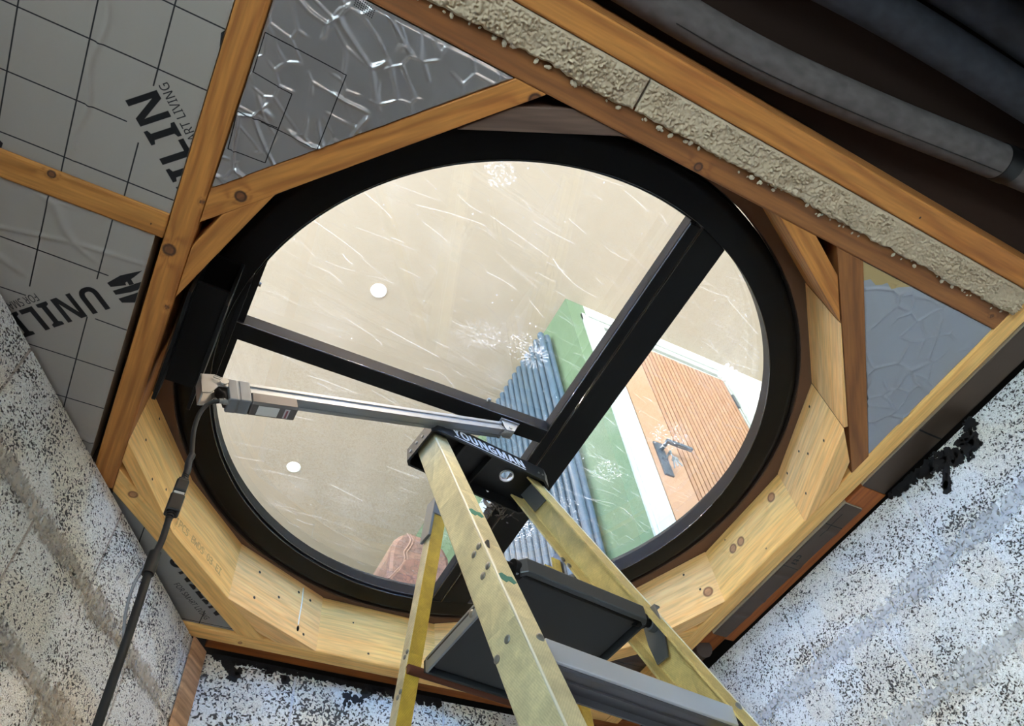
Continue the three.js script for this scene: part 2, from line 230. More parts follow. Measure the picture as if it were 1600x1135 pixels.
{ // upper printed board
  const b = [-0.50, -0.127, -0.549, -0.16], map = foilMap(...b, '#a79e95', ({ line, text, poly, g, P }) => {
    for (const x of [-0.4206, -0.3424, -0.2645, -0.1865]) for (let z = -0.549; z < -0.16; z += 0.02) { if (x === -0.1865 && z > -0.47 && z < -0.39) continue; line(x, z, x, z + 0.021); }
    line(-0.5, -0.288, -0.127, -0.286); line(-0.5, -0.368, -0.127, -0.366); line(-0.5, -0.447, -0.205, -0.447); line(-0.345, -0.527, -0.127, -0.5275);
    text('UNILIN', -0.1855, -0.3885, -133.8, 0.0435, 0.205, true, 'right'); text('FOR SMART LIVING', -0.1735, -0.376, -133.8, 0.0125, 0.128, false, 'right');
    poly([[-0.352, -0.53], [-0.334, -0.541], [-0.335, -0.5485], [-0.36, -0.549]]);
    poly([[-0.131, -0.292], [-0.127, -0.286], [-0.122, -0.303], [-0.128, -0.308]]);
  });
  const m = foilMat(map, 0.5, 0.25);
  foilBoard('smooth foil board printed with big letters, upper left above the crossing timber', [[-0.5, -0.5485], [-0.1275, -0.5485], [-0.1275, -0.16], [-0.5, -0.16]], 1.004, 0.06, 190, 0.0038, (x, z) => 0.6 * crumple(x, z * 0.35, 3, 14, 0.07, 0.5) + 0.2 * fbm(x * 16, z * 16, 8) + 0.9 * Math.exp(-(((x + 0.254 + 0.004 * Math.sin(z * 60)) / 0.0028) ** 2)) * step(-0.54, -0.5, z), m, b, 'printed foil boards left of the hatch');
}
{ // lower printed board
  const b = [-0.50, -0.127, -1.1, -0.588], map = foilMap(...b, '#a79e95', ({ line, text, poly }) => {
    for (const x of [-0.4308, -0.3518, -0.2728, -0.193]) for (let z = -1.09; z < -0.588; z += 0.01) { const skip = x === -0.2728 ? z < -0.745 && z > -0.85 : x === -0.193 ? z < -0.692 && z > -0.768 : x < -0.3 && z < -0.75 && z > -0.82; if (!skip) line(x, z, x, z + 0.011); }
    line(-0.5, -0.673, -0.18, -0.678); line(-0.1825, -0.758, -0.127, -0.76); line(-0.5, -0.757, -0.275, -0.757); line(-0.5, -0.838, -0.127, -0.842); line(-0.5, -0.919, -0.127, -0.9215); line(-0.5, -1.0, -0.127, -1.0);
    text('UNILIN', -0.193, -0.699, 134.6, 0.0425, 0.187, true); text('FOR SMART LIVING', -0.2645, -0.748, 134.6, 0.0125, 0.1, false);
    poly([[-0.1405, -0.6509], [-0.1655, -0.671], [-0.1792, -0.6905], [-0.1736, -0.695], [-0.155, -0.6835], [-0.157, -0.68], [-0.1485, -0.6665]].map((p) => p));
    poly([[-0.1405, -0.6509], [-0.1590, -0.6725], [-0.151, -0.682], [-0.1325, -0.665], [-0.14, -0.675], [-0.1455, -0.6775], [-0.1525, -0.6695]]);
    poly([[-0.1295, -0.6615], [-0.1490, -0.681], [-0.1695, -0.7002], [-0.1646, -0.7052], [-0.147, -0.6925], [-0.139, -0.685], [-0.1345, -0.6725]]);
    poly([[-0.1295, -0.680], [-0.141, -0.692], [-0.1597, -0.7101], [-0.154, -0.7148], [-0.1312, -0.7044], [-0.1285, -0.694]]);
  });
  foilBoard('foil board printed with upside-down letters and a logo, between left wall and timber', [[-0.5, -1.06], [-0.1375, -1.06], [-0.1375, -0.5895], [-0.5, -0.5895]], 1.004, 0.06, 200, 0.0036, (x, z) => 0.7 * crumple(x * 0.4, z, 13, 14, 0.07, 0.45) + 0.25 * fbm(x * 16, z * 16, 18), foilMat(map, 0.48, 0.25), b, 'printed foil boards left of the hatch');
}
{ // crinkled triangle
  const b = [-0.09, 0.215, -0.49, -0.178], map = foilMap(...b, '#aaa4a2', ({ line, g, P }) => {
    const r = (p) => { for (let i = 1; i < p.length; i++) line(...p[i - 1], ...p[i], 0.0011); };
    r([[-0.0835, -0.3176], [-0.0844, -0.2663], [0.0194, -0.2701], [0.0193, -0.3757], [-0.0565, -0.3732]]); r([[-0.0839, -0.3176], [-0.0328, -0.322], [-0.0353, -0.4234], [-0.0836, -0.4258], [-0.0864, -0.3723], [-0.0353, -0.372]]);
    for (let i = 0; i < 10; i++) for (let j = 0; j < 5; j++) { const [x, y] = P(-0.001 + i * 0.0026, -0.181 - j * 0.0024 - i * 0.0004); g.beginPath(); g.arc(x, y, 1.7, 0, 7); g.fill(); }
  });
  foilBoard('crinkled shiny foil triangle at top, between the long timber and the brace', [[XW + 0.001, -0.1805], [0.2105, -0.1805], [XW + 0.001, -0.4865]], 1.003, 0.06, 230, 0.0065, (x, z) => 0.62 * crumple(x + z * 0.25 + 0.02 * vn(x * 15, z * 15, 91), z * 0.85 + 0.02 * vn(x * 15, z * 15, 92), 23, 16, 0.055, 0.22) * step(0.2, 0.45, vn(x * 27, z * 27, 24)) + 0.3 * crumple(x * 0.8 + 0.015 * vn(x * 20, z * 20, 93), z + x * 0.4, 29, 30, 0.08, 0.25) * step(0.25, 0.45, vn(x * 40, z * 40, 25)) + 1.0 * fbm(x * 19, z * 19, 31, 3) + 0.3 * (1 - vor(x, z, 35, 15)[0]), foilMat(map, 0.36, 0.7), b);
}
{ // plain triangle on the right, with foam showing where the foil has torn
  const b = [0.83, 1.145, -0.5, -0.178], map = foilMap(...b, '#a3a5ab', ({ g, P, line }) => {
    
    g.fillStyle = '#b99f6c'; g.beginPath(); [[0.832, -0.179], [0.832, -0.2035], [0.846, -0.2015], [0.858, -0.2075], [0.868, -0.199], [0.884, -0.2035], [0.893, -0.1985], [0.899, -0.192], [0.912, -0.1975], [0.923, -0.19], [0.934, -0.184], [0.945, -0.179]].forEach((p, i) => (i ? g.lineTo(...P(...p)) : g.moveTo(...P(...p)))); g.fill();
  });
  foilBoard('plain bluish foil triangle at right with torn yellow foam in one corner', [[0.834, -0.1805], [1.139, -0.1805], [1.139, -0.487]], 1.004, 0.06, 190, 0.0055, (x, z) => 0.5 * crumple(x, z, 53, 13, 0.07, 0.5) + 0.4 * fbm(x * 9, z * 9, 58) + 0.35 * crumple(x, z, 57, 26, 0.09, 0.6), foilMat(map, 0.42, 0.45), b);
}
{ // lower left corner, mostly behind the wall top
  const b = [-0.09, 0.2, -1.405, -1.11], map = foilMap(...b, '#96938f', ({ text, line }) => { text('UNILIN', 0.166, -1.372, 46, 0.043, 0.19, true, 'right'); text('FOR SMART LIVING', 0.147, -1.3885, 46, 0.0115, 0.12, false, 'right'); line(0.02, -1.4, 0.2, -1.398); line(0.139, -1.41, 0.139, -1.36); line(-0.02, -1.11, -0.02, -1.25); });
  foilBoard('dark printed foil wedge in the lower left corner, between wall top and brace', [[-0.0875, -1.096], [0.21, -1.404], [-0.0875, -1.404]], 1.006, 0.05, 90, 0.0025, (x, z) => 0.5 * ridge(x, z, 63, 14) + 0.3 * fbm(x * 14, z * 14, 68), foilMat(map, 0.42, 0.4), b);
}
{ // right hand strips and bottom right corner
  const grey = foilMap(0, 0.3, 0, 0.3, '#57473c', ({ line }) => { line(0, 0.15, 0.3, 0.15); line(0.1, 0, 0.1, 0.3); }), m = foilMat(grey, 0.36, 0.6);
  foilBoard('long dark foil strip beside right wall, upper of two', [[1.186, -0.555], [1.246, -0.555], [1.246, -0.1035], [1.186, -0.1035]], 1.002, 0.02, 60, 0.004, (x, z) => 0.4 * fbm(x * 12, z * 5, 73) + 0.3 * ridge(x * 0.3, z, 75, 9), m, [1.0, 1.3, -0.7, -0.1], 'dark foil strips beside the right wall');
  const stamped = foilMap(1.18, 1.23, -1.06, -0.6, '#57473c', ({ line, text }) => { line(1.18, -0.665, 1.23, -0.664); line(1.2, -0.63, 1.2, -0.7); text('cti', 1.196, -0.76, 90, 0.014, 0.03, true); line(1.18, -0.8, 1.23, -0.8); });
  foilBoard('narrow foil strip stamped with faint letters beside right wall, lower of two', [[1.186, -1.05], [1.224, -1.05], [1.232, -0.605], [1.186, -0.605]], 1.0, 0.02, 80, 0.005, (x, z) => 0.4 * fbm(x * 12, z * 6, 83) + 0.5 * ridge(x * 0.3, z, 85, 14), foilMat(stamped, 0.38, 0.6), [1.18, 1.23, -1.06, -0.6], 'dark foil strips beside the right wall');
  foilBoard('dark foil wedge in the lower right corner behind the ladder', [[1.139, -1.104], [1.139, -1.404], [0.835, -1.404]], 1.03, 0.05, 60, 0.004, (x, z) => 0.5 * ridge(x, z, 93, 16) + 0.4 * fbm(x * 14, z * 14, 98), foilMat(grey, 0.4, 0.5), [0.8, 1.2, -1.45, -1.05]);
  solo('pipe_stub', [rod([1.215, H(1.012), -1.12], [1.225, H(1.03), -1.19], 0.018, 14), rod([1.213, H(1.01), -1.115], [1.215, H(1.013), -1.121], 0.0195, 14)], std(0x4a3a30, 0.6), 'short brown capped stub in the gap between ladder rail and right wall', 'pipe');
}
// rough foam strips between the two straight timbers at the top right, cut at one joint
function foamStrip(label, x0, x1, seed) {
  const t = thing('foam_strip', label, 'insulation', [(x0 + x1) / 2, H(1), -0.12], 'rough foam strips between the straight timbers'), nx = Math.round((x1 - x0) / 0.001), nz = 46, pos = [], uv = [], idx = [];
  for (let j = 0; j <= nz; j++) for (let i = 0; i <= nx; i++) {
    let x = x0 + (x1 - x0) * i / nx, v = j / nz; const rag = 0.009 * fbm(x * 26, 3, seed) + 0.003 * vn(x * 160, 1, seed), zl = -0.1425 - rag + 0.0042, z = mix(-0.1008, zl, v);
    const e = Math.min(1, Math.min(j, nz - j, i, nx - i) / 2.5);
    const d = 0.002 + e * (0.0068 * vn(x * 430 + z * 150, z * 430, seed + 3) * (0.35 + vn(x * 60, z * 60, seed + 5)) + 0.003 * fbm(x * 40, z * 40, seed + 4)) + 0.0035 * v;
    pos.push(x, H(1.0) - d, z); uv.push(x, z);
  }
  for (let j = 0; j < nz; j++) for (let i = 0; i < nx; i++) { const a = j * (nx + 1) + i, b = a + 1, c = a + nx + 1, d = c + 1; idx.push(a, b, c, b, d, c); }
  const g = new THREE.BufferGeometry(); g.setAttribute('position', new THREE.Float32BufferAttribute(pos, 3)); g.setAttribute('uv', new THREE.Float32BufferAttribute(uv, 2)); g.setIndex(idx.map((_, k) => idx[k - k % 3 + [0, 2, 1][k % 3]])); g.computeVertexNormals();
  const p = g.attributes.position, n = g.attributes.normal; let up = 0; for (let i = 0; i < n.count; i += 97) up += n.getY(i); if (up > 0) { const q = g.index.array; for (let k = 0; k < q.length; k += 3) { const s = q[k + 1]; q[k + 1] = q[k + 2]; q[k + 2] = s; } g.computeVertexNormals(); }
  wpart('cut_face', t, g, std(0xb3a086, 0.95)); wpart('foam_core', t, prism(rect(x0, x1, -0.1403, -0.1008), H(1.0), H(1.06), 0), M.foam);
  const R = rng(seed), crumbs = []; for (let k = 0; k < (x1 - x0) * 60; k++) { const x = mix(x0, x1, R()), s = 0.002 + 0.005 * R() * R(), c = new THREE.IcosahedronGeometry(s, 0); c.scale(1, 0.5, 0.7); c.rotateY(R() * 6); c.translate(x, H(1) - 0.003 - s * 0.2, -0.1435 - 0.007 * R()); crumbs.push(c); }
  tag(wpart('foam_crumbs', t, crumbs, std(0xc4b49a, 0.95)), null, null, null, 'stuff'); return t;
}
foamStrip('rough grey foam strip, left length up to the cut joint', XW, 0.3695, 7);
foamStrip('rough grey foam strip, longer length right of the cut joint', 0.3725, 1.139, 19);
// ---------------------------------------------------------------- the round glass hatch
const CX = 0.523, CZ = -0.802;
function lathe(pts, n = 128) { const g = toCreasedNormals(new THREE.LatheGeometry(pts.map(([r, h]) => new THREE.Vector2(r, h)), n), 0.5); g.translate(CX, EYE, CZ); return g; }
function dShape(r, x0, x1, n = 128) {               // the disc of radius r between two chords
  const out = [], R = (x) => Math.sqrt(Math.max(0, r * r - (x - CX) ** 2)), a = Math.max(x0, CX - r), b = Math.min(x1, CX + r), ta = Math.acos(clamp((a - CX) / r, -1, 1)), tb = Math.acos(clamp((b - CX) / r, -1, 1));
  for (let i = 0; i <= n; i++) { const t = mix(tb, ta, i / n); out.push([CX + r * Math.cos(t), CZ + r * Math.sin(t)]); }
  for (let i = 0; i <= n; i++) { const t = mix(ta, tb, i / n); out.push([CX + r * Math.cos(t), CZ - r * Math.sin(t)]); }
  return out.filter((p, i) => !i || Math.hypot(p[0] - out[i - 1][0], p[1] - out[i - 1][1]) > 1e-5).filter((p, i, q) => i < q.length - 1 || Math.hypot(p[0] - q[0][0], p[1] - q[0][1]) > 1e-5);
}
const hatch = thing('glass_floor_hatch', 'round black steel floor hatch with two glass panes', 'hatch', [CX, H(1.14), CZ]);
const GB = 1.172;
wpart('frame_ring', hatch, lathe([[0.538, 1.14], [0.58, 1.14], [0.589, 1.1425], [0.594, 1.147], [0.594, 1.158], [0.598, 1.161], [0.598, 1.2], [0.561, 1.2], [0.561, GB], [0.538, GB], [0.538, 1.14]]), M.black);
wpart('centre_bar', hatch, prism(dShape(0.5375, 0.642, 0.703), H(1.1402), H(1.2), 0.0015), M.black);
wpart('hinge_plate', hatch, prism(dShape(0.5375, -1, -0.0076), H(1.1405), H(GB), 0.0008), M.black);
const fixed = wpart('fixed_pane', hatch, prism(dShape(0.559, 0.7035, 2), H(GB + 0.001), H(1.199), 0), glassMat);
const lid = wpart('opening_leaf', hatch, [prism(rect(0.6185, 0.639, -1.3235, -0.2795), H(1.14), H(GB - 0.0005), 0.0012), prism(rect(-0.0072, 0.0022, -0.915, -0.69), H(1.14), H(GB - 0.0005), 0.001), prism(rect(0.0022, 0.0138, -0.945, -0.66), H(1.158), H(GB - 0.0005), 0.001), prism(rect(0.0025, 0.618, -0.807, -0.772), H(1.14), H(GB - 0.0005), 0.0012)], M.black);
{ const inner = dShape(0.5345, 0.0138, 0.618), outer = dShape(0.5374, 0.003, 0.63); wpart('leaf_rim', hatch, prism(outer, H(1.146), H(GB - 0.0006), 0, [inner]), M.black).name = 'leaf_rim'; }
const leafPane = new THREE.Mesh(prism(dShape(0.559, -0.0065, 0.6395), H(GB), H(1.199), 0), glassMat); leafPane.geometry.translate(...lid.getWorldPosition(V(0, 0, 0)).negate().toArray()); leafPane.name = 'leaf_pane'; shade(leafPane); lid.add(leafPane);
for (const [x, z] of [[0.03, -0.70], [0.5, -0.765]]) wpart('grub_screw', hatch, rod([x - 0.018, H(1.163), z + 0.0], [x - 0.012, H(1.163), z], 0.004, 8), M.rivet);
// rounded arrises that catch the light
{ const arc = (r, h, x0, x1) => { const t0 = Math.acos(clamp((x0 - CX) / r, -1, 1)), t1 = Math.acos(clamp((x1 - CX) / r, -1, 1)), f = (s) => tube(Array.from({ length: 60 }, (_, i) => { const t = mix(t1, t0, i / 59); return [CX + r * Math.cos(t), H(h), CZ + s * r * Math.sin(t)]; }), 0.0011, 160, 6); return [f(1), f(-1)]; };
  wpart('rounded_edge', hatch, arc(0.5385, 1.1402, CX - 0.5384, 0.642), M.gloss); wpart('rounded_edge', hatch, arc(0.5385, 1.1402, 0.7035, CX + 0.5384), M.gloss); wpart('rounded_edge', hatch, arc(0.5345, 1.1463, 0.004, 0.618), M.gloss);
  wpart('rounded_edge', hatch, rod([0.6423, H(1.1404), -1.326], [0.6423, H(1.1404), -0.278], 0.0016, 10), M.gloss);
  const le = (a, b, r) => wpart('rounded_edge', lid, rod(a, b, r, 10), M.gloss);
  le([0.6187, H(1.1404), -1.32], [0.6187, H(1.1404), -0.282], 0.0011); le([0.0025, H(1.1404), -0.7723], [0.618, H(1.1404), -0.7723], 0.0012); le([0.0022, H(1.1404), -0.912], [0.0022, H(1.1404), -0.692], 0.0007); }
// dust and shoe prints on top of the glass
function dust(seed, x0, x1, z0, z1, prints) {
  return canvasTex(Math.round((x1 - x0) * 1500), Math.round((z1 - z0) * 1500), (g, w, h) => {
    g.fillStyle = '#000'; g.fillRect(0, 0, w, h); const R = rng(seed), P = (x, z) => [(x - x0) * 1500, (z1 - z) * 1500];
    g.lineCap = 'round';
    for (let k = 0; k < 620; k++) { const fam = k % 3, x = mix(x0, x1, R()), z = mix(z0, z1, R()), L = 0.02 + 0.16 * R() * R(), a = [0.28, 0.55, -0.05][fam] + 0.35 * (R() - 0.5), dx = Math.cos(a) * L, dz = -Math.sin(a) * L * 0.6; const v = Math.round(8 + 44 * R() * R()); g.strokeStyle = `rgba(255,255,255,${v / 255})`; g.lineWidth = 0.6 + 2.2 * R() * R(); g.beginPath(); g.moveTo(...P(x, z)); g.quadraticCurveTo(...P(x + dx / 2, z + dz / 2 + 0.012 * (R() - 0.5)), ...P(x + dx, z + dz)); g.stroke(); }
    for (let k = 0; k < 34; k++) { const [x, y] = P(mix(x0, x1, R()), mix(z0, z1, R())), r = 30 + 130 * R(), gr = g.createRadialGradient(x, y, 0, x, y, r); gr.addColorStop(0, `rgba(255,255,255,${0.006 + 0.022 * R()})`); gr.addColorStop(1, 'rgba(255,255,255,0)'); g.fillStyle = gr; g.fillRect(x - r, y - r, 2 * r, 2 * r); }
    for (let k = 0; k < 160; k++) { const [x, y] = P(mix(x0, x1, R()), mix(z0, z1, R())); g.fillStyle = `rgba(255,255,255,${0.15 + 0.5 * R() * R()})`; g.beginPath(); g.ellipse(x, y, 0.8 + 2 * R(), 0.6 + R(), R() * 3, 0, 7); g.fill(); }
    for (const [kind, x, z, r, al] of prints) {
      if (kind === 'burst') for (let k = 0; k < 20; k++) { const a = k / 20 * 6.28 + 0.2 * R(), r0 = r * (0.35 + 0.3 * R()); g.strokeStyle = `rgba(255,255,255,${al * (0.4 + 0.6 * R())})`; g.lineWidth = 3 + 3 * R(); g.beginPath(); g.moveTo(...P(x + Math.cos(a) * r0, z + Math.sin(a) * r0)); g.lineTo(...P(x + Math.cos(a) * r, z + Math.sin(a) * r)); g.stroke(); }
      if (kind === 'bars') for (let k = 0; k < 6; k++) { g.strokeStyle = `rgba(255,255,255,${al})`; g.lineWidth = 13; g.beginPath(); g.moveTo(...P(x + k * 0.0125, z - k * 0.003)); g.lineTo(...P(x + k * 0.0125 - 0.002, z - k * 0.003 + 0.028 * r * (k < 4 ? 1 : 0.7))); g.stroke(); }
      if (kind === 'speck') for (let k = 0; k < 190; k++) { const a = R() * 6.28, d = r * Math.sqrt(R()); g.strokeStyle = `rgba(255,255,255,${al * R()})`; g.lineWidth = 1.2 + 1.6 * R(); const X = x + Math.cos(a) * d, Z = z + Math.sin(a) * d * 0.8; g.beginPath(); g.moveTo(...P(X, Z)); g.lineTo(...P(X + 0.006 * (R() - 0.3), Z + 0.006 * (R() - 0.5))); g.stroke(); }
    }
  }, false);
}
function film(parent, poly, b, seed, prints) {
  const g = prism(poly, H(1.1995), H(1.1999), 0), p = g.attributes.position, uv = new Float32Array(p.count * 2); for (let i = 0; i < p.count; i++) { uv[2 * i] = (p.getX(i) - b[0]) / (b[1] - b[0]); uv[2 * i + 1] = (p.getZ(i) - b[2]) / (b[3] - b[2]); } g.setAttribute('uv', new THREE.BufferAttribute(uv, 2));
  wpart('dust_film', parent, g, new THREE.MeshPhysicalMaterial({ color: 0xffffff, roughness: 1, transmission: 0.95, thickness: 0, transparent: true, alphaMap: dust(seed, ...b, prints) }));
}
film(lid, dShape(0.54, 0.0, 0.6395), [-0.02, 0.66, -1.36, -0.24], 5, [['burst', 0.535, -0.66, 0.026, 0.16], ['speck', 0.505, -0.645, 0.04, 0.2], ['burst', 0.405, -0.66, 0.034, 0.05], ['speck', 0.42, -0.655, 0.035, 0.12], ['burst', 0.46, -0.845, 0.03, 0.08], ['speck', 0.3, -0.36, 0.03, 0.2]]);
film(hatch, dShape(0.54, 0.7035, 2), [0.69, 1.07, -1.28, -0.32], 9, [['bars', 0.905, -0.545, 1, 0.8], ['bars', 0.99, -0.575, 0.9, 0.7], ['speck', 0.78, -1.02, 0.07, 0.5], ['speck', 0.83, -0.86, 0.035, 0.25], ['speck', 0.72, -1.1, 0.05, 0.9], ['speck', 0.9, -0.72, 0.045, 0.35]]);
tag(hatch, 'round black steel floor hatch with two glass panes', 'hatch');

// steel bracket beam hanging on the hinge side
{ const t = solo('chipboard_collar', prism(circle(CX, CZ, 0.68), H(1.1415), H(1.1455), 0, [circle(CX, CZ, 0.6012)]), std(0x6a4a34, 0.95), 'brown chipboard edge of the floor showing around the steel ring', 'floor board'); }
const beam = thing('steel_channel', 'short black steel channel hanging from the hatch frame at left', 'bracket', [-0.046, H(0.985), -0.758]);
const fl = (x) => slab([[-0.857, 0.985], [-0.853, 0.983], [-0.66, 1.006], [-0.66, 1.139], [-0.835, 1.139], [-0.84, 1.045], [-0.857, 1.02]].map(([z, h]) => [z, h]), 0.006, 0.001, [0, 0, 1], [0, 1, 0], [-1, 0, 0], [x + 0.006, EYE, 0]);
wpart('flange', beam, fl(-0.075), M.black); wpart('flange', beam, fl(-0.0225), M.black);
wpart('web', beam, box(-0.069, -0.0225, H(1.04), H(1.046), -0.857, -0.66), M.black);
wpart('top_plate', beam, box(-0.0688, -0.0228, H(1.133), H(1.1395), -0.84, -0.66), M.black);

// ---------------------------------------------------------------- linear actuator
{
  const P0 = V(0.0163, H(0.974), -0.79), P1 = V(0.536, H(1.119), -0.79), L = P0.distanceTo(P1), sx = P1.clone().sub(P0).normalize(), up = V(-sx.y, sx.x, 0), zz = V(0, 0, 1);
  const a = thing('linear_actuator', 'silver electric linear actuator reaching across the glass', 'actuator', P0.toArray()); a.quaternion.setFromRotationMatrix(new THREE.Matrix4().makeBasis(sx, up, zz)); a.updateMatrixWorld();
  const cheek = (z) => slab([[-0.0335, 0.016], [-0.012, 0.019], [0.006, 0.011], [0.011, 0.002], [0.006, -0.006], [-0.008, -0.007], [-0.02, -0.024], [-0.0305, -0.026]], 0.0025, 0.0005, [1, 0, 0], [0, 1, 0], [0, 0, 1], [0, 0, z]);
  const br = part('rear_bracket', a, [cheek(0.0115), cheek(-0.014), rbox(-0.0335, -0.0305, -0.026, 0.017, -0.014, 0.014, 0.001)], M.zinc, 'pressed zinc bracket');
  part('pin', br, [rod([0, 0.002, -0.018], [0, 0.002, 0.0175], 0.0042, 14), rod([0, 0.002, 0.0175], [0, 0.002, 0.0185], 0.007, 14)], M.zinc);
  part('spring_clip', br, tube([[0.003, 0.004, 0.0165], [-0.006, 0.008, 0.0185], [-0.013, 0.012, 0.017], [-0.015, 0.009, 0.0165], [-0.008, 0.004, 0.0185], [0.001, 0.0, 0.0165]], 0.0007, 30, 6), M.rivet);
  part('rear_eye', a, [slab([[-0.008, -0.006], [-0.008, 0.010], [0.0125, 0.013], [0.0125, -0.032], [0.002, -0.03], [0.0005, -0.018]], 0.019, 0.002, [1, 0, 0], [0, 1, 0], [0, 0, 1], [0, 0, -0.0095])], std(0x2c2624, 0.5, 0.5));
  part('gearbox', a, [rbox(0.006, 0.022, -0.034, 0.0135, -0.0145, 0.0145, 0.0025, 3), rbox(0.0225, 0.041, -0.0335, 0.013, -0.0145, 0.0145, 0.0025, 3), rbox(0.0065, 0.0405, -0.033, 0.0125, -0.014, 0.014, 0.002)], M.cast);
  const mt = part('motor_housing', a, [slab([[-0.011, -0.0135], [0.011, -0.0135], [0.0145, -0.010], [0.0145, 0.0095], [0.012, 0.0115], [-0.012, 0.0115], [-0.0145, 0.0095], [-0.0145, -0.010]], 0.073, 0.002, [0, 0, 1], [0, 1, 0], [1, 0, 0], [0.0412, -0.0215, 0])], M.motor);
  const stick = canvasTex(256, 128, (g) => { g.fillStyle = '#d8d6d2'; g.fillRect(0, 0, 256, 128); g.fillStyle = '#4a4a4c'; for (let k = 0; k < 8; k++) g.fillRect(16, 14 + k * 13, 60 + ((k * 53) % 150), 5); });
  const lab = new THREE.PlaneGeometry(0.036, 0.022); lab.rotateX(Math.PI / 2); lab.rotateY(0); const body = rbox(0.052, 0.085, -0.0355, -0.0349, -0.0095, 0.0095, 0.0002, 1);
  part('rating_label', mt, metreUV(body, 0.036), std(0xffffff, 0.5, 0, { map: stick })); part('warning_label', mt, rbox(0.094, 0.102, -0.0355, -0.0349, -0.0095, 0.0095, 0.0002, 1), std(0xc9c2c4, 0.5)); part('warning_stripe', mt, rbox(0.0965, 0.0995, -0.0359, -0.0353, -0.0085, 0.007, 0.0002, 1), std(0x8c4a52, 0.5));
  const prof = [[-0.0145, -0.0135], [-0.006, -0.0135], [-0.006, -0.0115], [0.006, -0.0115], [0.006, -0.0135], [0.0145, -0.0135], [0.0145, -0.006], [0.0115, -0.0045], [0.0115, 0.0045], [0.0145, 0.006], [0.0145, 0.0135], [-0.0145, 0.0135]].map(([x, y]) => [x * 0.8, y * 0.8]);
  part('extruded_tube', a, slab(prof, L - 0.041 - 0.022, 0.0008, [0, 0, 1], [0, 1, 0], [1, 0, 0], [0.0408, 0.0015, 0]), M.aluminium);
  part('tube_cap', a, slab(prof.map(([x, y]) => [x * 1.05, y * 1.05]), 0.006, 0.001, [0, 0, 1], [0, 1, 0], [1, 0, 0], [L - 0.024, 0.0015, 0]), M.cast);
  part('push_rod', a, [rod([L - 0.019, 0, 0], [L - 0.008, 0, 0], 0.0085, 18), slab([[-0.010, -0.008], [0.007, -0.008], [0.009, 0], [0.007, 0.008], [-0.010, 0.008]], 0.013, 0.002, [1, 0, 0], [0, 1, 0], [0, 0, 1], [L, 0, -0.0065])], M.zinc);
  const c2 = (z) => slab([[-0.012, -0.008], [0.006, -0.009], [0.022, 0.012], [0.0225, 0.014], [-0.014, 0.0185], [-0.014, 0.0]], 0.0022, 0.0004, [1, 0, 0], [0, 1, 0], [0, 0, 1], [L, 0, z]);
  const fb = part('front_bracket', a, [c2(0.0085), c2(-0.0107)], M.zinc, 'pressed zinc bracket'); part('pin', fb, rod([L, 0, -0.014], [L, 0, 0.0125], 0.004, 12), M.zinc); part('foot_plate', fb, slab([[-0.016, -0.0145], [0.024, -0.0145], [0.024, 0.0145], [-0.016, 0.0145]], 0.002, 0.0004, [sx.x, -sx.y, 0], [0, 0, 1], [-sx.y, -sx.x, 0].map((q) => q), [L, 0.0178, 0]), M.zinc);
  part('cable_gland', a, [rod([0.008, -0.029, 0.004], [0.0, -0.0295, 0.004], 0.0052, 8), rod([0.0, -0.0295, 0.004], [-0.006, -0.03, 0.004], 0.004, 12)], M.rivet);
  const G = a.localToWorld(V(-0.005, -0.03, 0.004));
  // cable
  const cab = thing('power_cable', 'black power cable with plug connectors hanging from the actuator', 'cable', [0.012, 0.0, -0.80]);
  const c0 = [G, V(G.x - 0.012, G.y - 0.006, G.z - 0.004), V(G.x - 0.02, G.y - 0.028, G.z - 0.008), V(G.x - 0.02, G.y - 0.06, G.z - 0.012), V(G.x - 0.015, G.y - 0.09, G.z - 0.014), V(G.x - 0.010, G.y - 0.115, G.z - 0.014)], e = c0[5];
  wpart('upper_cord', cab, tube(c0, 0.0034, 60, 10), M.rubber);
  wpart('heat_shrink', cab, tube([V(e.x, e.y + 0.004, e.z), V(e.x - 0.001, e.y - 0.012, e.z), V(e.x + 0.001, e.y - 0.026, e.z - 0.001), V(e.x + 0.001, e.y - 0.036, e.z - 0.001)], 0.0048, 24, 10), std(0x1b1c22, 0.45));
  const rel = (d, r) => Array.from({ length: 4 }, (_, k) => rod([e.x + 0.001, e.y - d - k * 0.004, e.z - 0.001], [e.x + 0.001, e.y - d - k * 0.004 - 0.0026, e.z - 0.001], r + (k * 0.0004), 10));
  const up1 = e.y - 0.051;
  wpart('plug', cab, [...rel(0.035, 0.0045), rbox(e.x - 0.0075, e.x + 0.0085, up1 - 0.022, up1, e.z - 0.008, e.z + 0.008, 0.003, 3), rbox(e.x - 0.006, e.x + 0.007, up1 - 0.0005, up1 + 0.005, e.z - 0.006, e.z + 0.005, 0.002, 3)], M.blackPlastic);
  wpart('plug_latch', cab, rbox(e.x - 0.006, e.x + 0.0075, up1 - 0.027, up1 - 0.022, e.z - 0.007, e.z + 0.006, 0.001), std(0xb9b6b0, 0.5));
  const up2 = up1 - 0.0268;
  wpart('socket', cab, [rbox(e.x - 0.0085, e.x + 0.0095, up2 - 0.03, up2, e.z - 0.009, e.z + 0.008, 0.003, 3), ...[0, 1, 2, 3].map((k) => rod([e.x, up2 - 0.03 - k * 0.004, e.z], [e.x, up2 - 0.0327 - k * 0.004, e.z], 0.0058 - k * 0.0006, 10))], M.blackPlastic);
  const dn = up2 - 0.046;
  wpart('lower_lead', cab, tube([V(e.x, dn + 0.006, e.z), V(e.x + 0.001, dn - 0.03, e.z), V(e.x - 0.001, dn - 0.055, e.z)], 0.0042, 14, 10), M.rubber);
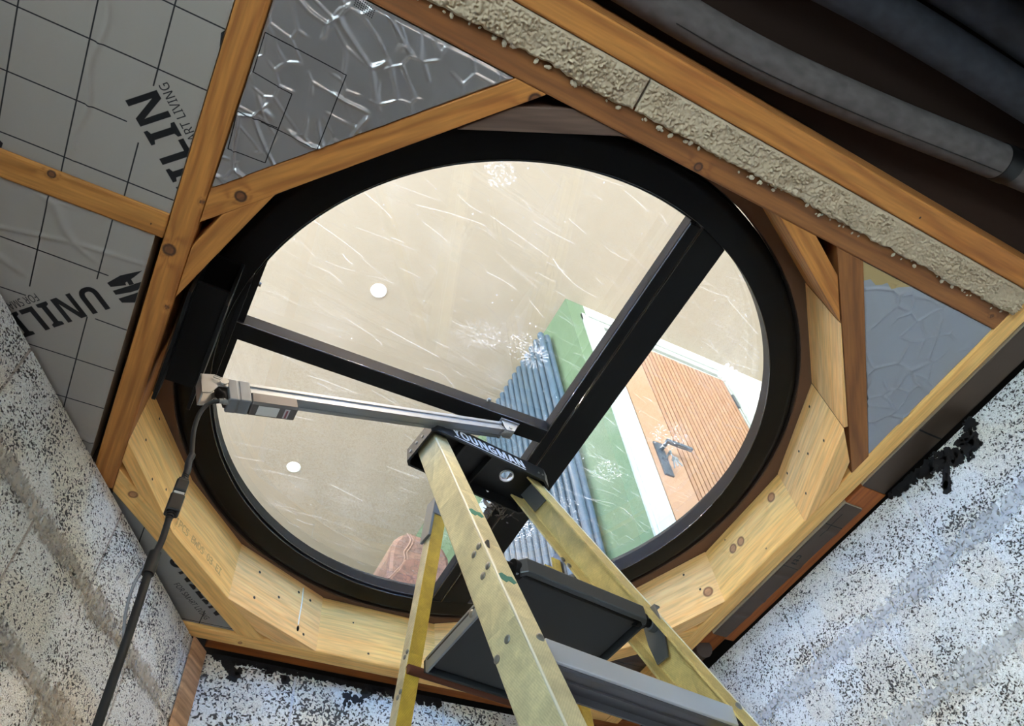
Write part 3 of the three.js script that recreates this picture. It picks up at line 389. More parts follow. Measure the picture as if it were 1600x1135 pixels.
  wpart('tape_wrap', cab, rod([e.x - 0.001, dn - 0.05, e.z], [e.x - 0.001, dn - 0.082, e.z], 0.0072, 12), M.tape);
  wpart('lower_cord', cab, tube([V(e.x - 0.001, dn - 0.075, e.z), V(e.x + 0.001, dn - 0.12, e.z), V(e.x + 0.004, dn - 0.3, e.z), V(e.x + 0.002, 0.9, e.z + 0.01), V(e.x + 0.01, 0.35, e.z + 0.03), V(e.x + 0.02, 0.05, e.z + 0.06), V(e.x + 0.08, 0.006, e.z + 0.12)], 0.0048, 90, 12), M.rubber);
  wpart('thin_wire', cab, tube([V(e.x - 0.007, dn - 0.07, e.z), V(e.x - 0.011, dn - 0.1, e.z), V(e.x - 0.008, dn - 0.14, e.z), V(e.x - 0.001, dn - 0.17, e.z)], 0.0018, 20, 8), std(0x77777c, 0.5));
}
// ---------------------------------------------------------------- stepladder
{
  const YT = H(1.05), KF = 0.39;                     // underside of the cap; lean of the front rails
  const lad = thing('step_ladder', 'cream fibreglass stepladder with black top cap under the hatch', 'stepladder', [0.3883, 0, -0.8055]); lad.rotation.y = THREE.MathUtils.degToRad(8); lad.updateMatrixWorld();
  const fibre = (c, seed) => { const t = dataTex(256, 256, (u, v, x, y) => { const weave = 0.94 + 0.06 * Math.sin(x * 1.25) * Math.sin(y * 0.9), n = 0.84 + 0.32 * fbm(u * 7, v * 7, seed, 4), f = 0.94 + 0.12 * fbm(u * 60, v * 60, seed + 2, 2); return c.map((q) => q * weave * n * f); }); return new THREE.MeshStandardMaterial({ map: t, roughness: 0.5, bumpMap: t, bumpScale: 0.0003 }); };
  const cream = fibre([214, 200, 156], 3), mellow = fibre([216, 190, 122], 5), yellow = fibre([206, 168, 62], 9), pale = fibre([205, 192, 158], 13);
  // channel section: web on the outer side, flanges pointing inwards (dir = +1: web at low u); sheared along the rail's lean
  const shear = (g, su, sw, y0) => g.applyMatrix4(new THREE.Matrix4().set(1, su, 0, -su * y0, 0, 1, 0, 0, 0, sw, 1, -sw * y0, 0, 0, 0, 1));
  const cs = (u0, dir, d, f, t, r = 0.005) => { const o = []; const arc = (cx, cz, a0, a1) => { for (let i = 0; i <= 7; i++) { const a = mix(a0, a1, i / 7); o.push([cx + r * Math.cos(a), cz + r * Math.sin(a)]); } }; o.push([f, 0]); arc(r, -r, Math.PI / 2, Math.PI); arc(r, -d + r, Math.PI, 1.5 * Math.PI); o.push([f, -d], [f, -d + t], [t + 0.002, -d + t], [t, -d + t + 0.002], [t, -t - 0.002], [t + 0.002, -t], [f, -t]); return o.map(([u, w]) => [u0 + dir * u, w]); };
  const rail = (name, u0, dir, su, sw, d, f, yTop, mat, label, w0 = 0, yRef = YT) => { const g = toCreasedNormals(prism(cs(u0, dir, d, f, 0.0035), 0.03, yTop, 0), 0.05); g.translate(0, 0, w0); shear(g, su, sw, yRef); return part(name, lad, metreUV(g, 0.16), mat, label); };
  const left = rail('front_rail', 0, 1, 0.073, -KF, 0.058, 0.0285, YT + 0.03, cream), right = rail('front_rail', 0.2535, -1, -0.1, -KF, 0.058, 0.032, YT + 0.026, mellow, 'yellowed inner side of the right rail');
  const legL = rail('rear_leg', 0.0578, 1, 0.118, 0.1, 0.026, 0.023, YT - 0.085, pale, null, -0.0696), legR = rail('rear_leg', 0.325, -1, -0.118, 0.1, 0.026, 0.023, YT - 0.085, yellow, null, -0.0696);
  const worn = std(0xd9d3c0, 0.35), edge = (name, p, u, su, w, a, b) => part(name, p, rod([u + su * (a - YT), a, w - KF * (a - YT)], [u + su * (b - YT), b, w - KF * (b - YT)], 0.0016, 8), worn, 'worn pale edge with its highlight painted in');
  edge('worn_highlight_edge', left, 0.0011, 0.073, -0.0011, YT, 0.1); edge('worn_highlight_edge', right, 0.2524, -0.1, -0.0011, YT + 0.01, 0.1);  // pale rods paint the arris highlight along with the wear
  // yellow front flange of the left leg
  { const g = prism([[0.0585, -0.0008], [0.0815, -0.0008], [0.0815, 0.0003], [0.0585, 0.0003]], 0.05, YT - 0.0855, 0); g.translate(0, 0, -0.0696); shear(g, 0.118, 0.1, YT); part('yellow_face', legL, metreUV(g, 0.16), yellow, 'unfaded yellow face'); }
  for (const [u, w] of [[-0.165, 0.89], [0.45, 0.89], [-0.21, -0.33], [0.46, -0.33]]) part('rubber_foot', lad, rbox(u - 0.02, u + 0.05, 0, 0.035, w - 0.05, w + 0.02, 0.006), M.blackPlastic);
  // top cap: a shallow black tray open below, with a tool hole
  const out = [[-0.012, 0.004], [-0.004, 0.0125], [0.243, 0.0125], [0.259, 0.002], [0.259, -0.08], [0.25, -0.088], [-0.004, -0.088], [-0.012, -0.08]], inn = [[-0.008, 0.002], [-0.002, 0.0085], [0.241, 0.0085], [0.255, 0.0], [0.255, -0.078], [0.248, -0.084], [-0.002, -0.084], [-0.008, -0.078]];
  const hole = circle(0.186, -0.034, 0.0125, 32);
  const cap = part('top_cap', lad, [prism(out, YT + 0.006, YT + 0.036, 0, [inn]), prism(out, YT + 0.034, YT + 0.040, 0.0015, [hole]), rbox(0.06, 0.064, YT + 0.008, YT + 0.035, -0.084, 0.008, 0.001), rbox(0.125, 0.128, YT + 0.018, YT + 0.035, -0.084, 0.008, 0.001)], M.blackPlastic);
  part('lit_hole_rim', cap, (() => { const g = toCreasedNormals(new THREE.LatheGeometry([[0.0125, 0.0], [0.0145, 0.0], [0.0145, 0.008], [0.0125, 0.008], [0.0125, 0.0]].map((p) => new THREE.Vector2(...p)), 40), 0.5); g.translate(0.186, YT + 0.03, -0.034); return g; })(), std(0xcfcfd2, 0.5));  // pale rim colour stands in for light on the hole's edge
  const font = await new FontLoader().loadAsync('fonts/droid/droid_sans_bold.typeface.json');
  const txt = new TextGeometry('YOUNGMAN', { font, size: 0.0165, depth: 0.0007, curveSegments: 4, bevelEnabled: false }); txt.computeBoundingBox(); const tw = txt.boundingBox.max.x; txt.scale(0.163 / tw, 1, 1); txt.applyMatrix4(new THREE.Matrix4().makeShear(0, 0, -0.5, 0, 0, 0)); txt.translate(0.033, YT + 0.0155, 0.0124);
  part('lettering', cap, txt, std(0xe8e8ea, 0.5), 'raised white lettering');
  part('letter_line', cap, rbox(0.033, 0.196, YT + 0.0105, YT + 0.0122, 0.0124, 0.0131, 0.0003, 1), std(0xe8e8ea, 0.5));
  for (const [w, y] of [[0.0, 0.024], [-0.025, 0.021], [-0.046, 0.024], [-0.066, 0.02]]) part('rivet', cap, rod([-0.0115, YT + y, w], [-0.014, YT + y, w], 0.004, 12, 0.003), M.rivet);
  for (const u of [0.228, 0.238]) part('rivet', cap, rod([u, YT + 0.02, 0.0122], [u, YT + 0.02, 0.014], 0.0022, 10), M.rivet);
  part('inner_plate', cap, (() => { const g = rbox(0.2455, 0.2475, YT - 0.03, YT + 0.034, -0.05, -0.008, 0.0005, 1); shear(g, -0.1, -KF, YT); return g; })(), M.cast, 'bare metal fixing plate');
  part('rear_hook', cap, tube([[0.175, YT + 0.03, -0.084], [0.175, YT + 0.022, -0.096], [0.182, YT + 0.012, -0.101], [0.192, YT + 0.012, -0.1], [0.196, YT + 0.02, -0.095]], 0.004, 20, 8), std(0xb9b4ae, 0.5));
  // left rear leg bracket
  const strap = part('leg_bracket', lad, (() => { const g = merge([rbox(0.052, 0.0575, YT - 0.15, YT - 0.06, -0.026, 0.003, 0.0012), rbox(0.052, 0.083, YT - 0.1, YT - 0.064, 0.0005, 0.004, 0.001), rbox(0.052, 0.083, YT - 0.068, YT - 0.064, -0.026, 0.004, 0.001)]); g.translate(0, 0, -0.0696); shear(g, 0.118, 0.1, YT); return g; })(), M.cast);
  part('strap', strap, slab([[-0.06, 0.02], [-0.09, 0.02], [-0.098, -0.07], [-0.07, -0.07]], 0.003, 0.0005, [0, 0, 1], [0, 1, 0], [-1, 0, 0], [0.06, YT, 0]), M.cast);
  const strapR = part('leg_bracket', lad, (() => { const g = merge([rbox(0.3255, 0.331, YT - 0.15, YT - 0.06, -0.026, 0.003, 0.0012)]); g.translate(0, 0, -0.0696); shear(g, -0.118, 0.1, YT); return g; })(), M.cast);
  // rivets
  const dome = (u, y, w, nx, nz, r = 0.0052) => { const g = new THREE.SphereGeometry(r, 14, 8); g.scale(nx ? 0.35 : 1, 1, nz ? 0.35 : 1); g.translate(u, YT + y, w); return g; };
  for (const [y, w] of [[-0.373, 0.136], [-0.379, 0.125], [-0.422, 0.156], [-0.43, 0.145], [-0.552, 0.19], [-0.565, 0.17]]) part('rivet', left, dome(0.073 * y - 0.0008, y, w, 1, 0), M.rivet);
  for (const [y, w] of [[-0.372, -0.117], [-0.366, -0.111], [-0.436, -0.121], [-0.43, -0.115], [-0.135, -0.0875]]) part('rivet', legL, dome(0.0578 + 0.118 * y - 0.001, y, w, 1, 0, 0.004), M.rivet);
  part('rivet', left, dome(-0.02, -0.562, KF * 0.562 + 0.0008, 0, 1, 0.0055), M.rivet); part('rivet', right, dome(0.297, -0.553, KF * 0.553 + 0.0008, 0, 1, 0.0055), M.rivet);
  for (const [u, y] of [[0.23, -0.2], [0.236, -0.215]]) part('rivet', right, dome(u + 0.006, y, -KF * y - 0.0535, 0, 1, 0.005), M.rivet);
  // green paint dabs on the left rail's front flange
  const dab = (u, y, s) => { const p = [[-0.013, 0.004], [-0.006, 0.010], [0.001, 0.006], [0.009, 0.009], [0.012, -0.002], [0.006, -0.008], [0.0, -0.004], [-0.006, -0.010], [-0.012, -0.006]].map(([a, b]) => [u + a * s, YT + y + b]); const g = slab(p, 0.0006, 0, [1, 0, 0], [0, 1, 0], [0, 0, 1], [0, 0, 0]); shear(g, 0, -KF, YT); return g; };
  part('paint_dab', left, dab(-0.007, -0.283, 1), std(0x2f7d6a, 0.6), 'green paint dab'); part('paint_dab', left, dab(-0.0185, -0.452, 1), std(0x2c6f62, 0.6), 'green paint dab');
  // pivoting platform
  const skew = (g) => g.applyMatrix4(new THREE.Matrix4().set(1, 0, -0.05, 0.05 * 0.152, 0, 1, 0, 0, 0, 0, 1, 0, 0, 0, 0, 1)), PY = YT - 0.4, rr = (x0, x1, z0, z1, r) => { const o = []; for (const [cx, cz, a] of [[x1 - r, z1 - r, 0], [x0 + r, z1 - r, 90], [x0 + r, z0 + r, 180], [x1 - r, z0 + r, 270]]) for (let i = 0; i <= 6; i++) { const t = (a + i * 15) * Math.PI / 180; o.push([cx + r * Math.cos(t), cz + r * Math.sin(t)]); } return o; };
  const sprism = (...a) => skew(prism(...a));
  const plat = part('platform', lad, [sprism(rr(0.022, 0.252, -0.098, 0.152, 0.012), PY + 0.012, PY + 0.016, 0.001), sprism(rr(0.03, 0.245, -0.09, 0.144, 0.01), PY + 0.004, PY + 0.0125, 0.002)], M.treadDark);
  part('front_lip', plat, sprism([[0.026, 0.150], [0.034, 0.158], [0.243, 0.158], [0.249, 0.150], [0.247, 0.143], [0.24, 0.149], [0.036, 0.149], [0.03, 0.143]], PY - 0.006, PY + 0.018, 0.002), M.greySteel);
  const sl = part('side_lip', plat, sprism([[0.0225, -0.094], [0.0225, 0.146], [0.0265, 0.146], [0.0265, -0.094]], PY - 0.004, PY + 0.02, 0.001), std(0x8f959a, 0.36, 0.6)); part('rivet', sl, dome(0.028, -0.391, 0.035, 1, 0, 0.006), M.rivet);
  part('side_lip', plat, sprism([[0.2485, -0.094], [0.2485, 0.146], [0.2525, 0.146], [0.2525, -0.094]], PY - 0.004, PY + 0.018, 0.001), M.treadDark);
  part('rear_lip', plat, sprism([[0.0225, -0.099], [0.2525, -0.099], [0.2525, -0.094], [0.0225, -0.094]], PY - 0.002, PY + 0.018, 0.001), M.treadDark);
  part('front_pivot', lad, rod([-0.022, PY + 0.009, 0.139], [0.289, PY + 0.009, 0.139], 0.0065, 16), M.black); part('pivot_knob', plat, rod([0.02, PY + 0.008, 0.140], [0.034, PY + 0.008, 0.140], 0.0125, 18), M.black); part('pivot_knob', plat, rod([0.241, PY + 0.008, 0.140], [0.256, PY + 0.008, 0.140], 0.011, 18), M.black);
  part('rear_pivot', lad, rod([0.012, PY + 0.002, -0.106], [0.3, PY + 0.002, -0.106], 0.007, 14), M.rust, 'rusty pivot rod');
  part('pivot_bracket', lad, [slab([[-0.118, 0.04], [-0.15, 0.04], [-0.153, -0.012], [-0.146, -0.046], [-0.124, -0.046], [-0.118, -0.012]], 0.003, 0.0006, [0, 0, -1], [0, 1, 0], [1, 0, 0], [0.279, PY, 0]), rbox(0.28, 0.2905, PY + 0.037, PY + 0.04, 0.119, 0.15, 0.0008), rod([0.268, PY + 0.009, 0.139], [0.2795, PY + 0.009, 0.139], 0.0105, 18)], std(0x7b7d80, 0.4, 0.7));
  part('pivot_bracket', lad, [rbox(-0.024, -0.02, PY - 0.03, PY + 0.03, 0.115, 0.15, 0.001)], M.greySteel);
  // treads between the front rails
  for (let k = 0; k < 5; k++) {
    const y = -0.585 - 0.27 * k, w = KF * -y - 0.01, u0 = 0.073 * y + 0.0045, u1 = 0.2535 - 0.1 * y - 0.0045;
    const sec = [[0.0, 0.026], [0.0, 0.0], [-0.004, -0.001], [-0.004, 0.0045], [-0.022, 0.0045], [-0.0225, 0.002], [-0.025, 0.002], [-0.0255, 0.0045], [-0.04, 0.0045], [-0.0405, -0.004], [-0.043, -0.004], [-0.0435, 0.026]];
    part('tread', lad, slab(sec, u1 - u0, 0.0005, [0, 0, 1], [0, 1, 0], [-1, 0, 0], [u1, YT + y, w - 0.003]), std(0x6c6a6e, 0.36, 0.75));
    part('tread_nosing', lad, rbox(u0 + 0.026, u1 - 0.028, YT + y + 0.001, YT + y + 0.026, w - 0.0035, w + 0.0015, 0.0012), M.treadAlu, 'bright aluminium nosing');
  }
  // cobwebbed twigs caught under the cap's back edge
  const R = rng(77), tw2 = []; for (let k = 0; k < 46; k++) { const a = V(0.2 + 0.075 * (R() - 0.4), YT + 0.012 + 0.02 * R() - 0.02, -0.082 - 0.03 * R()), b = a.clone().add(V(0.034 * (R() - 0.5), 0.02 * (R() - 0.6), 0.02 * (R() - 0.5))); tw2.push(tube([a, a.clone().lerp(b, 0.5).add(V(0.004 * (R() - 0.5), 0.004 * (R() - 0.5), 0)), b], 0.0005 + 0.0009 * R(), 6, 5)); }
  tag(solo('cobweb', (() => { const g = merge(tw2); g.applyMatrix4(lad.matrixWorld); return g; })(), std(0x4a4038, 0.9), 'dusty brown cobweb caught under the back of the black ladder cap', 'cobweb'), null, null, null, 'stuff');
}
// ---------------------------------------------------------------- cellar shell
const wallTex = (seed, white, cut, size = 1024, cells = 190) => dataTex(size, size, (u, v) => {
  const P = cells, x = u * P, y = v * P, big = fbm(u * 5, v * 5, seed, 3);
  const wx = x + 1.3 * vn(x / 2, y / 2, seed + 1, P / 2, P / 2), wy = y + 1.3 * vn(x / 2 + 5, y / 2, seed + 2, P / 2, P / 2);
  const a = vn(wx, wy, seed + 3, P + 2, P + 2), b = vn(wx * 0.5, wy * 0.5, seed + 4, P / 2 + 1, P / 2 + 1), c = vn(x * 2, y * 2, seed + 5, 2 * P, 2 * P);
  const pit = 1 - step(cut - 0.09, cut + 0.09, 0.66 * a + 0.2 * b + 0.14 * c + 0.2 * (vn(u * 8, v * 8, seed + 6, 8, 8) - 0.5));
  const warm = step(0.5, 0.72, vn(u * 6, v * 6, seed + 7, 6, 6)) * 0.24, lit = 0.88 + 0.2 * c;
  return white.map((q, i) => mix(q * lit * (1 - warm * [0.08, 0.18, 0.32][i]), [38, 36, 36][i], pit * 0.78));
});
const tb = wallTex(21, [252, 252, 253], 0.315), tl = wallTex(33, [254, 250, 243], 0.318), ts = wallTex(45, [255, 254, 250], 0.385, 1024, 130), tm = wallTex(57, [230, 231, 237], 0.28);
const wallMat = (t, s) => new THREE.MeshStandardMaterial({ map: t, roughness: 0.95, bumpMap: t, bumpScale: s });
const WM = { right: wallMat(tb, 0.004), left: wallMat(tl, 0.004), back: wallMat(ts, 0.004), mortar: wallMat(tm, 0.0015), mortarWarm: wallMat(tm, 0.0015) };
WM.mortarWarm = new THREE.MeshStandardMaterial({ map: tm, color: 0xd9cbb8, roughness: 0.95, bumpMap: tm, bumpScale: 0.0015 });
// a wall from plan point a to b whose visible face looks to the left of a -> b is turned inwards by n
function cellarWall(name, a, b, n, mat, mortar, first, top, courses, label) {
  const L = Math.hypot(b[0] - a[0], b[1] - a[1]), t = [(b[0] - a[0]) / L, (b[1] - a[1]) / L], W = (s, d, y) => V(a[0] + t[0] * s + n[0] * d, y, a[1] + t[1] * s + n[1] * d);
  const basis = new THREE.Matrix4().makeBasis(V(t[0], 0, t[1]), V(0, 1, 0), V(n[0], 0, n[1])).setPosition(a[0], 0, a[1]), put = (g) => { g.applyMatrix4(basis); return basis.determinant() < 0 ? flip(g.index ? g.toNonIndexed() : g) : g; };
  const w = struct(name, metreUVdir(put(box(0, L, 0, H(top), -0.1, -0.003)), t, 0.42), mortar, label); w.updateMatrixWorld();
  const R = rng(Math.round(L * 1000)), shapes = {};
  for (let c = 0; c < courses; c++) {
    const y1 = c ? H(0.82 - 0.17 * (c - 1)) - 0.003 : H(top) - 0.001, y0 = H(0.82 - 0.17 * c) + 0.003; let s = first - (c % 2 ? 0.174 : 0) - 0.348 * 6;
    for (; s < L; s += 0.348) {
      const s0 = Math.max(0.001, s + 0.003), s1 = Math.min(L - 0.001, s + 0.345); if (s1 - s0 < 0.03) continue;
      const nx = Math.max(4, Math.round((s1 - s0) / 0.018)), ny = 9, g = new THREE.BoxGeometry(s1 - s0, y1 - y0, 0.012, nx, ny, 1), p = g.attributes.position, hw = (s1 - s0) / 2, hh = (y1 - y0) / 2;
      for (let i = 0; i < p.count; i++) if (p.getZ(i) > 0) { const x = p.getX(i), y = p.getY(i), e = Math.min(hw - Math.abs(x), hh - Math.abs(y)); p.setZ(i, -0.001 + 0.0045 * step(0, 0.02, e) + 0.003 * (vn((x + s) * 60, (y + c) * 60, c + 3) - 0.5) * step(0, 0.015, e)); }
      g.computeVertexNormals(); g.translate((s0 + s1) / 2, (y0 + y1) / 2, 0); wpart('block', w, metreUVdir(put(g), t, 0.42, R() * 0), mat);
    }
  }
  return w;
}
function metreUVdir(g, t, s) { const p = g.attributes.position, uv = new Float32Array(p.count * 2); for (let i = 0; i < p.count; i++) { uv[2 * i] = (p.getX(i) * t[0] + p.getZ(i) * t[1]) / s; uv[2 * i + 1] = p.getY(i) / s; } g.setAttribute('uv', new THREE.BufferAttribute(uv, 2)); return g; }
const LA = [0.1696, -1.488], LT = [-0.54633, 0.83757], LEN = 2.3, LB = [LA[0] + LT[0] * LEN, LA[1] + LT[1] * LEN];
const wallR = cellarWall('wall_right', [1.2555, -1.49], [1.2555, 1.5], [-1, 0], WM.right, WM.mortar, 0.96, 0.999, 5);
const wallB = cellarWall('wall_back', [0.1696, -1.485], [1.2555, -1.485], [0, 1], WM.back, WM.mortar, 0.2, 0.999, 4);
const wallL = cellarWall('wall_left', LB, LA, [0.83757, 0.54633], WM.left, WM.mortarWarm, 0.45 + 2.3 - 0.872, 0.998, 6);
struct('wall_front', box(LB[0] - 0.1, 1.36, 0, H(1.0), 1.5, 1.6), WM.mortar);
struct('wall_far_left', slab([[LB[1], 0], [1.5, 0], [1.5, H(1.0)], [LB[1], H(1.0)]], 0.1, 0, [0, 0, 1], [0, 1, 0], [-1, 0, 0], [LB[0], 0, 0], [[[0.66, 0.05], [1.06, 0.05], [1.06, 1.95], [0.66, 1.95]]]), WM.mortar);   // opening added to let sky light onto the cellar walls
struct('added_shade_beam', box(-1.05, 1.5, H(0.8), H(1.145), 0.27, 0.32), M.deck);   // added unseen beam that keeps lamp light off the pipe bay
struct('floor', box(-1.6, 1.6, -0.1, 0, -1.9, 1.8), M.concrete);
struct('wall_foundation', [box(-1.75, -1.6, -0.1, H(1.14), -1.9, 0.3), box(-1.75, -1.6, H(0.8), H(1.14), 0.3, 1.8), box(1.5, 1.6, -0.1, H(1.14), -1.8, 1.7), box(-1.6, 1.6, -0.1, H(1.14), -1.9, -1.8), box(-1.6, 1.6, -0.1, H(1.14), 1.7, 1.8)], M.concrete);
{ // brown smeared render in the left corner
  const g = prism([[0.174, -1.481], [0.166, -1.4795], [0.1435, -1.441], [0.1385, -1.432], [0.1455, -1.437], [0.176, -1.476]].map(([x, z]) => [x, z]), 0.4, H(0.997), 0.001); const tx = dataTex(128, 256, (u, v) => { const n = fbm(u * 4, v * 30, 5, 4); return [196 * (0.7 + 0.5 * n), 152 * (0.66 + 0.55 * n), 116 * (0.6 + 0.6 * n)]; });
  wpart('render_smear', wallL, metreUV(g, 0.2), new THREE.MeshStandardMaterial({ map: tx, roughness: 0.95 }), 'brown smear of render');
}
// tar marks: thin splashes on the wall tops
function splats(spots, seed, top) {                  // many small lobed flecks; each spot: [along, height, spread, flecks]
  const R = rng(seed), out = [];
  for (const [x, y, r, n] of spots) for (let k = 0; k < n; k++) { const a = R() * 6.28, d = r * Math.sqrt(R()), q = (0.35 + 0.65 * (1 - d / r)) * (0.004 + 0.008 * R()), px = x + Math.cos(a) * d, py = y + Math.sin(a) * d, m = 7; out.push(Array.from({ length: m }, (_, i) => { const t = i / m * 6.28, w = q * (0.55 + 0.7 * R()); return [px + Math.cos(t) * w, Math.min(top, py + Math.sin(t) * w)]; })); }
  return out;
}
function tarOn(wall, list, ex, ez, at) { let k = 0; wpart('tar_stain', wall, list.map((p) => slab(p, 0.0015 + 0.0008 * ((k++ % 7) / 7), 0, ex, [0, 1, 0], ez, at)), M.tar, 'black tar stain'); }
const line = (a, b, n, r, f) => Array.from({ length: n }, (_, i) => [mix(a[0], b[0], i / (n - 1)), mix(a[1], b[1], i / (n - 1)), r, f]);
tarOn(wallR, splats([[-0.345, 0.985, 0.014, 26], [-0.365, 0.965, 0.02, 60], [-0.385, 0.955, 0.024, 70], [-0.41, 0.965, 0.022, 60], [-0.435, 0.975, 0.02, 46], [-0.455, 0.978, 0.018, 40], [-0.36, 0.945, 0.012, 16], ...line([-0.425, 0.96], [-0.455, 0.918], 7, 0.006, 9), ...line([-0.47, 0.985], [-0.54, 0.99], 7, 0.012, 14)], 3, 0.999), [0, 0, 1], [-1, 0, 0], [1.2502, EYE, 0]);
tarOn(wallB, splats([...line([0.2, 0.995], [0.7, 0.995], 34, 0.009, 14), [0.225, 0.982, 0.014, 24], [0.24, 0.968, 0.015, 26], [0.238, 0.952, 0.009, 10], [0.31, 0.985, 0.012, 16], [0.345, 0.972, 0.01, 12], [0.485, 0.965, 0.01, 16], [0.488, 0.945, 0.008, 10], [0.51, 0.958, 0.012, 16], [0.53, 0.98, 0.014, 18], ...line([0.55, 0.99], [0.7, 0.985], 8, 0.01, 10)], 5, 0.999), [1, 0, 0], [0, 0, 1], [0, EYE, -1.4815]);
// mortar smeared over the bed joints
function smear(wall, a, t, n, s0, s1, h, mat) { const g = slab([[s0, h - 0.034], [s1, h - 0.034], [s1, h + 0.034], [s0, h + 0.034]], 0.0004, 0, [t[0], 0, t[1]], [0, 1, 0], [n[0], 0, n[1]], [a[0] + n[0] * 0.0058, EYE, a[1] + n[1] * 0.0058]), p = g.attributes.position, uv = new Float32Array(p.count * 2); for (let i = 0; i < p.count; i++) { uv[2 * i] = ((p.getX(i) - a[0]) * t[0] + (p.getZ(i) - a[1]) * t[1]) / 0.5; uv[2 * i + 1] = (p.getY(i) - H(h) + 0.034) / 0.068; } g.setAttribute('uv', new THREE.BufferAttribute(uv, 2)); wpart('mortar_smear', wall, g, mat); }
const brushed = dataTex(1024, 128, (u, v) => { const k = vn(u * 128, v * 4, 5, 128), n = vn(u * 16, v * 9, 8, 16), p = step(0.66, 0.8, vn(u * 170, v * 22, 9, 170)); return [244, 244, 246].map((q) => mix(q * (0.8 + 0.16 * k + 0.1 * n), 70, p * 0.35)); });
const feather = dataTex(1024, 128, (u, v) => { const w = 0.12 + 0.34 * vn(u * 9, 2, 11, 9) * vn(u * 21, 2, 12, 21) + 0.16 * vn(u * 150, 4, 13, 150), d = Math.abs(v - 0.5 + 0.12 * (vn(u * 6, 1, 15, 6) - 0.5)); const q = 100 * (1 - step(w - 0.07, w + 0.07, d)) * step(0.12, 0.3, vn(u * 60, v * 9, 14, 60)); return [q, q, q]; }, false);
const smearMat = new THREE.MeshStandardMaterial({ map: brushed, alphaMap: feather, transparent: true, roughness: 0.95, bumpMap: brushed, bumpScale: 0.002 }), smearWarm = smearMat.clone(); smearWarm.color = new THREE.Color(0xe2d6c4);
for (const [h, k] of [[0.82, 1], [0.65, 2]]) { smear(wallR, [1.2555, 0], [0, 1], [-1, 0], -1.2, -0.12, h, smearMat); smear(wallL, LA, LT, [0.83757, 0.54633], 0.12, 1.0, h, smearWarm); }

// pipes in foam lagging, hung in the dark bay
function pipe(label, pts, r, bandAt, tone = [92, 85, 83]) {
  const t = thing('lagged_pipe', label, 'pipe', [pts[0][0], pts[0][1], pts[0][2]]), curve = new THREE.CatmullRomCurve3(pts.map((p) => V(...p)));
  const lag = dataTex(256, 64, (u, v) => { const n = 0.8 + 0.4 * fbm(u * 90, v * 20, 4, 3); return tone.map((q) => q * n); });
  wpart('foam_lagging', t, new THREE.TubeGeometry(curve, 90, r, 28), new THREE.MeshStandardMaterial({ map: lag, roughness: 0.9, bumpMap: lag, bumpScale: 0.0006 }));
  if (bandAt) { const a = curve.getPointAt(bandAt), d = curve.getTangentAt(bandAt).multiplyScalar(0.0135); wpart('tape_band', t, rod(a.clone().sub(d), a.clone().add(d), r + 0.0012, 36), M.tape, 'black tape band'); const s = []; for (let k = 0; k <= 30; k++) { const q = mix(0.35, bandAt - 0.012, k / 30), c = curve.getPointAt(q); s.push(V(c.x, c.y - r * 0.93, c.z - r * 0.36)); } wpart('lagging_seam', t, tube(s, 0.0009, 60, 6), M.blackMatt); }
  return t;
}
pipe('nearest grey foam-lagged pipe with a black tape band', [[-0.05, H(1.1), -0.018], [0.2, H(1.1), -0.02], [0.5, H(1.1), -0.019], [0.72, H(1.1), 0.001], [0.96, H(1.1), 0.0325], [1.2, H(1.1), 0.062]], 0.0285, 0.842);
pipe('middle pipe behind the taped one, shade of the bay put into its tone', [[-0.05, H(1.1), 0.07], [0.3, H(1.1), 0.085], [0.63, H(1.1), 0.115], [0.95, H(1.1), 0.128], [1.2, H(1.1), 0.13]], 0.03, 0, [60, 60, 66]);  // darker tone carries the shade of the bay
pipe('outermost pipe in the top right corner, shade put into its dark tone', [[-0.05, H(1.1), 0.145], [0.4, H(1.1), 0.165], [0.76, H(1.1), 0.187], [0.88, H(1.1), 0.19], [1.2, H(1.1), 0.195]], 0.03, 0, [52, 52, 58]);  // darkest tone, again painting shade onto the lagging
// ---------------------------------------------------------------- the room above
const CEIL = 3.57, FL = 1.2, X0 = -3.4, X1 = 3.4, Z0 = -6.5, Z1 = 3.2;
const disc = circle(CX, CZ, 0.6);
struct('ceiling_deck', prism(rect(X0 - 0.15, X1 + 0.15, Z0 - 0.15, Z1 + 0.15), H(1.146), H(1.17), 0, [disc]), M.deck);
struct('upper_floor', prism(rect(X0 - 0.15, X1 + 0.15, Z0 - 0.15, Z1 + 0.15), H(1.17), H(FL), 0, [disc]), M.oakFloor);
struct('ceiling', box(X0 - 0.15, X1 + 0.15, H(CEIL), H(CEIL + 0.15), Z0 - 0.15, Z1 + 0.15), M.ceilingPaint);
struct('wall_green', box(1.557, 1.67, H(FL), H(CEIL), Z0, -1.55), M.greenWall);
const yz = (pts, x0, x1, m, name, holes) => struct(name, slab(pts, x1 - x0, 0, [0, 0, 1], [0, 1, 0], [-1, 0, 0], [x1, EYE, 0], holes), m);
const xy = (pts, z0, z1, m, name, holes) => struct(name, slab(pts, z1 - z0, 0, [1, 0, 0], [0, 1, 0], [0, 0, 1], [0, EYE, z0], holes), m);
const R4 = (a0, a1, b0, b1) => [[a0, b0], [a1, b0], [a1, b1], [a0, b1]];
xy(R4(1.557, X1, FL, CEIL), -1.67, -1.5505, M.whiteWall, 'wall_doorway', [R4(1.745, 2.61, FL + 0.0, 3.395)]);
yz(R4(Z0, Z1, FL, CEIL), X0 - 0.15, X0, M.whiteWall, 'wall_west', [R4(-3.2, 2.4, 1.32, 3.4)]);
yz(R4(-1.67, Z1, FL, CEIL), X1, X1 + 0.15, M.whiteWall, 'wall_east');
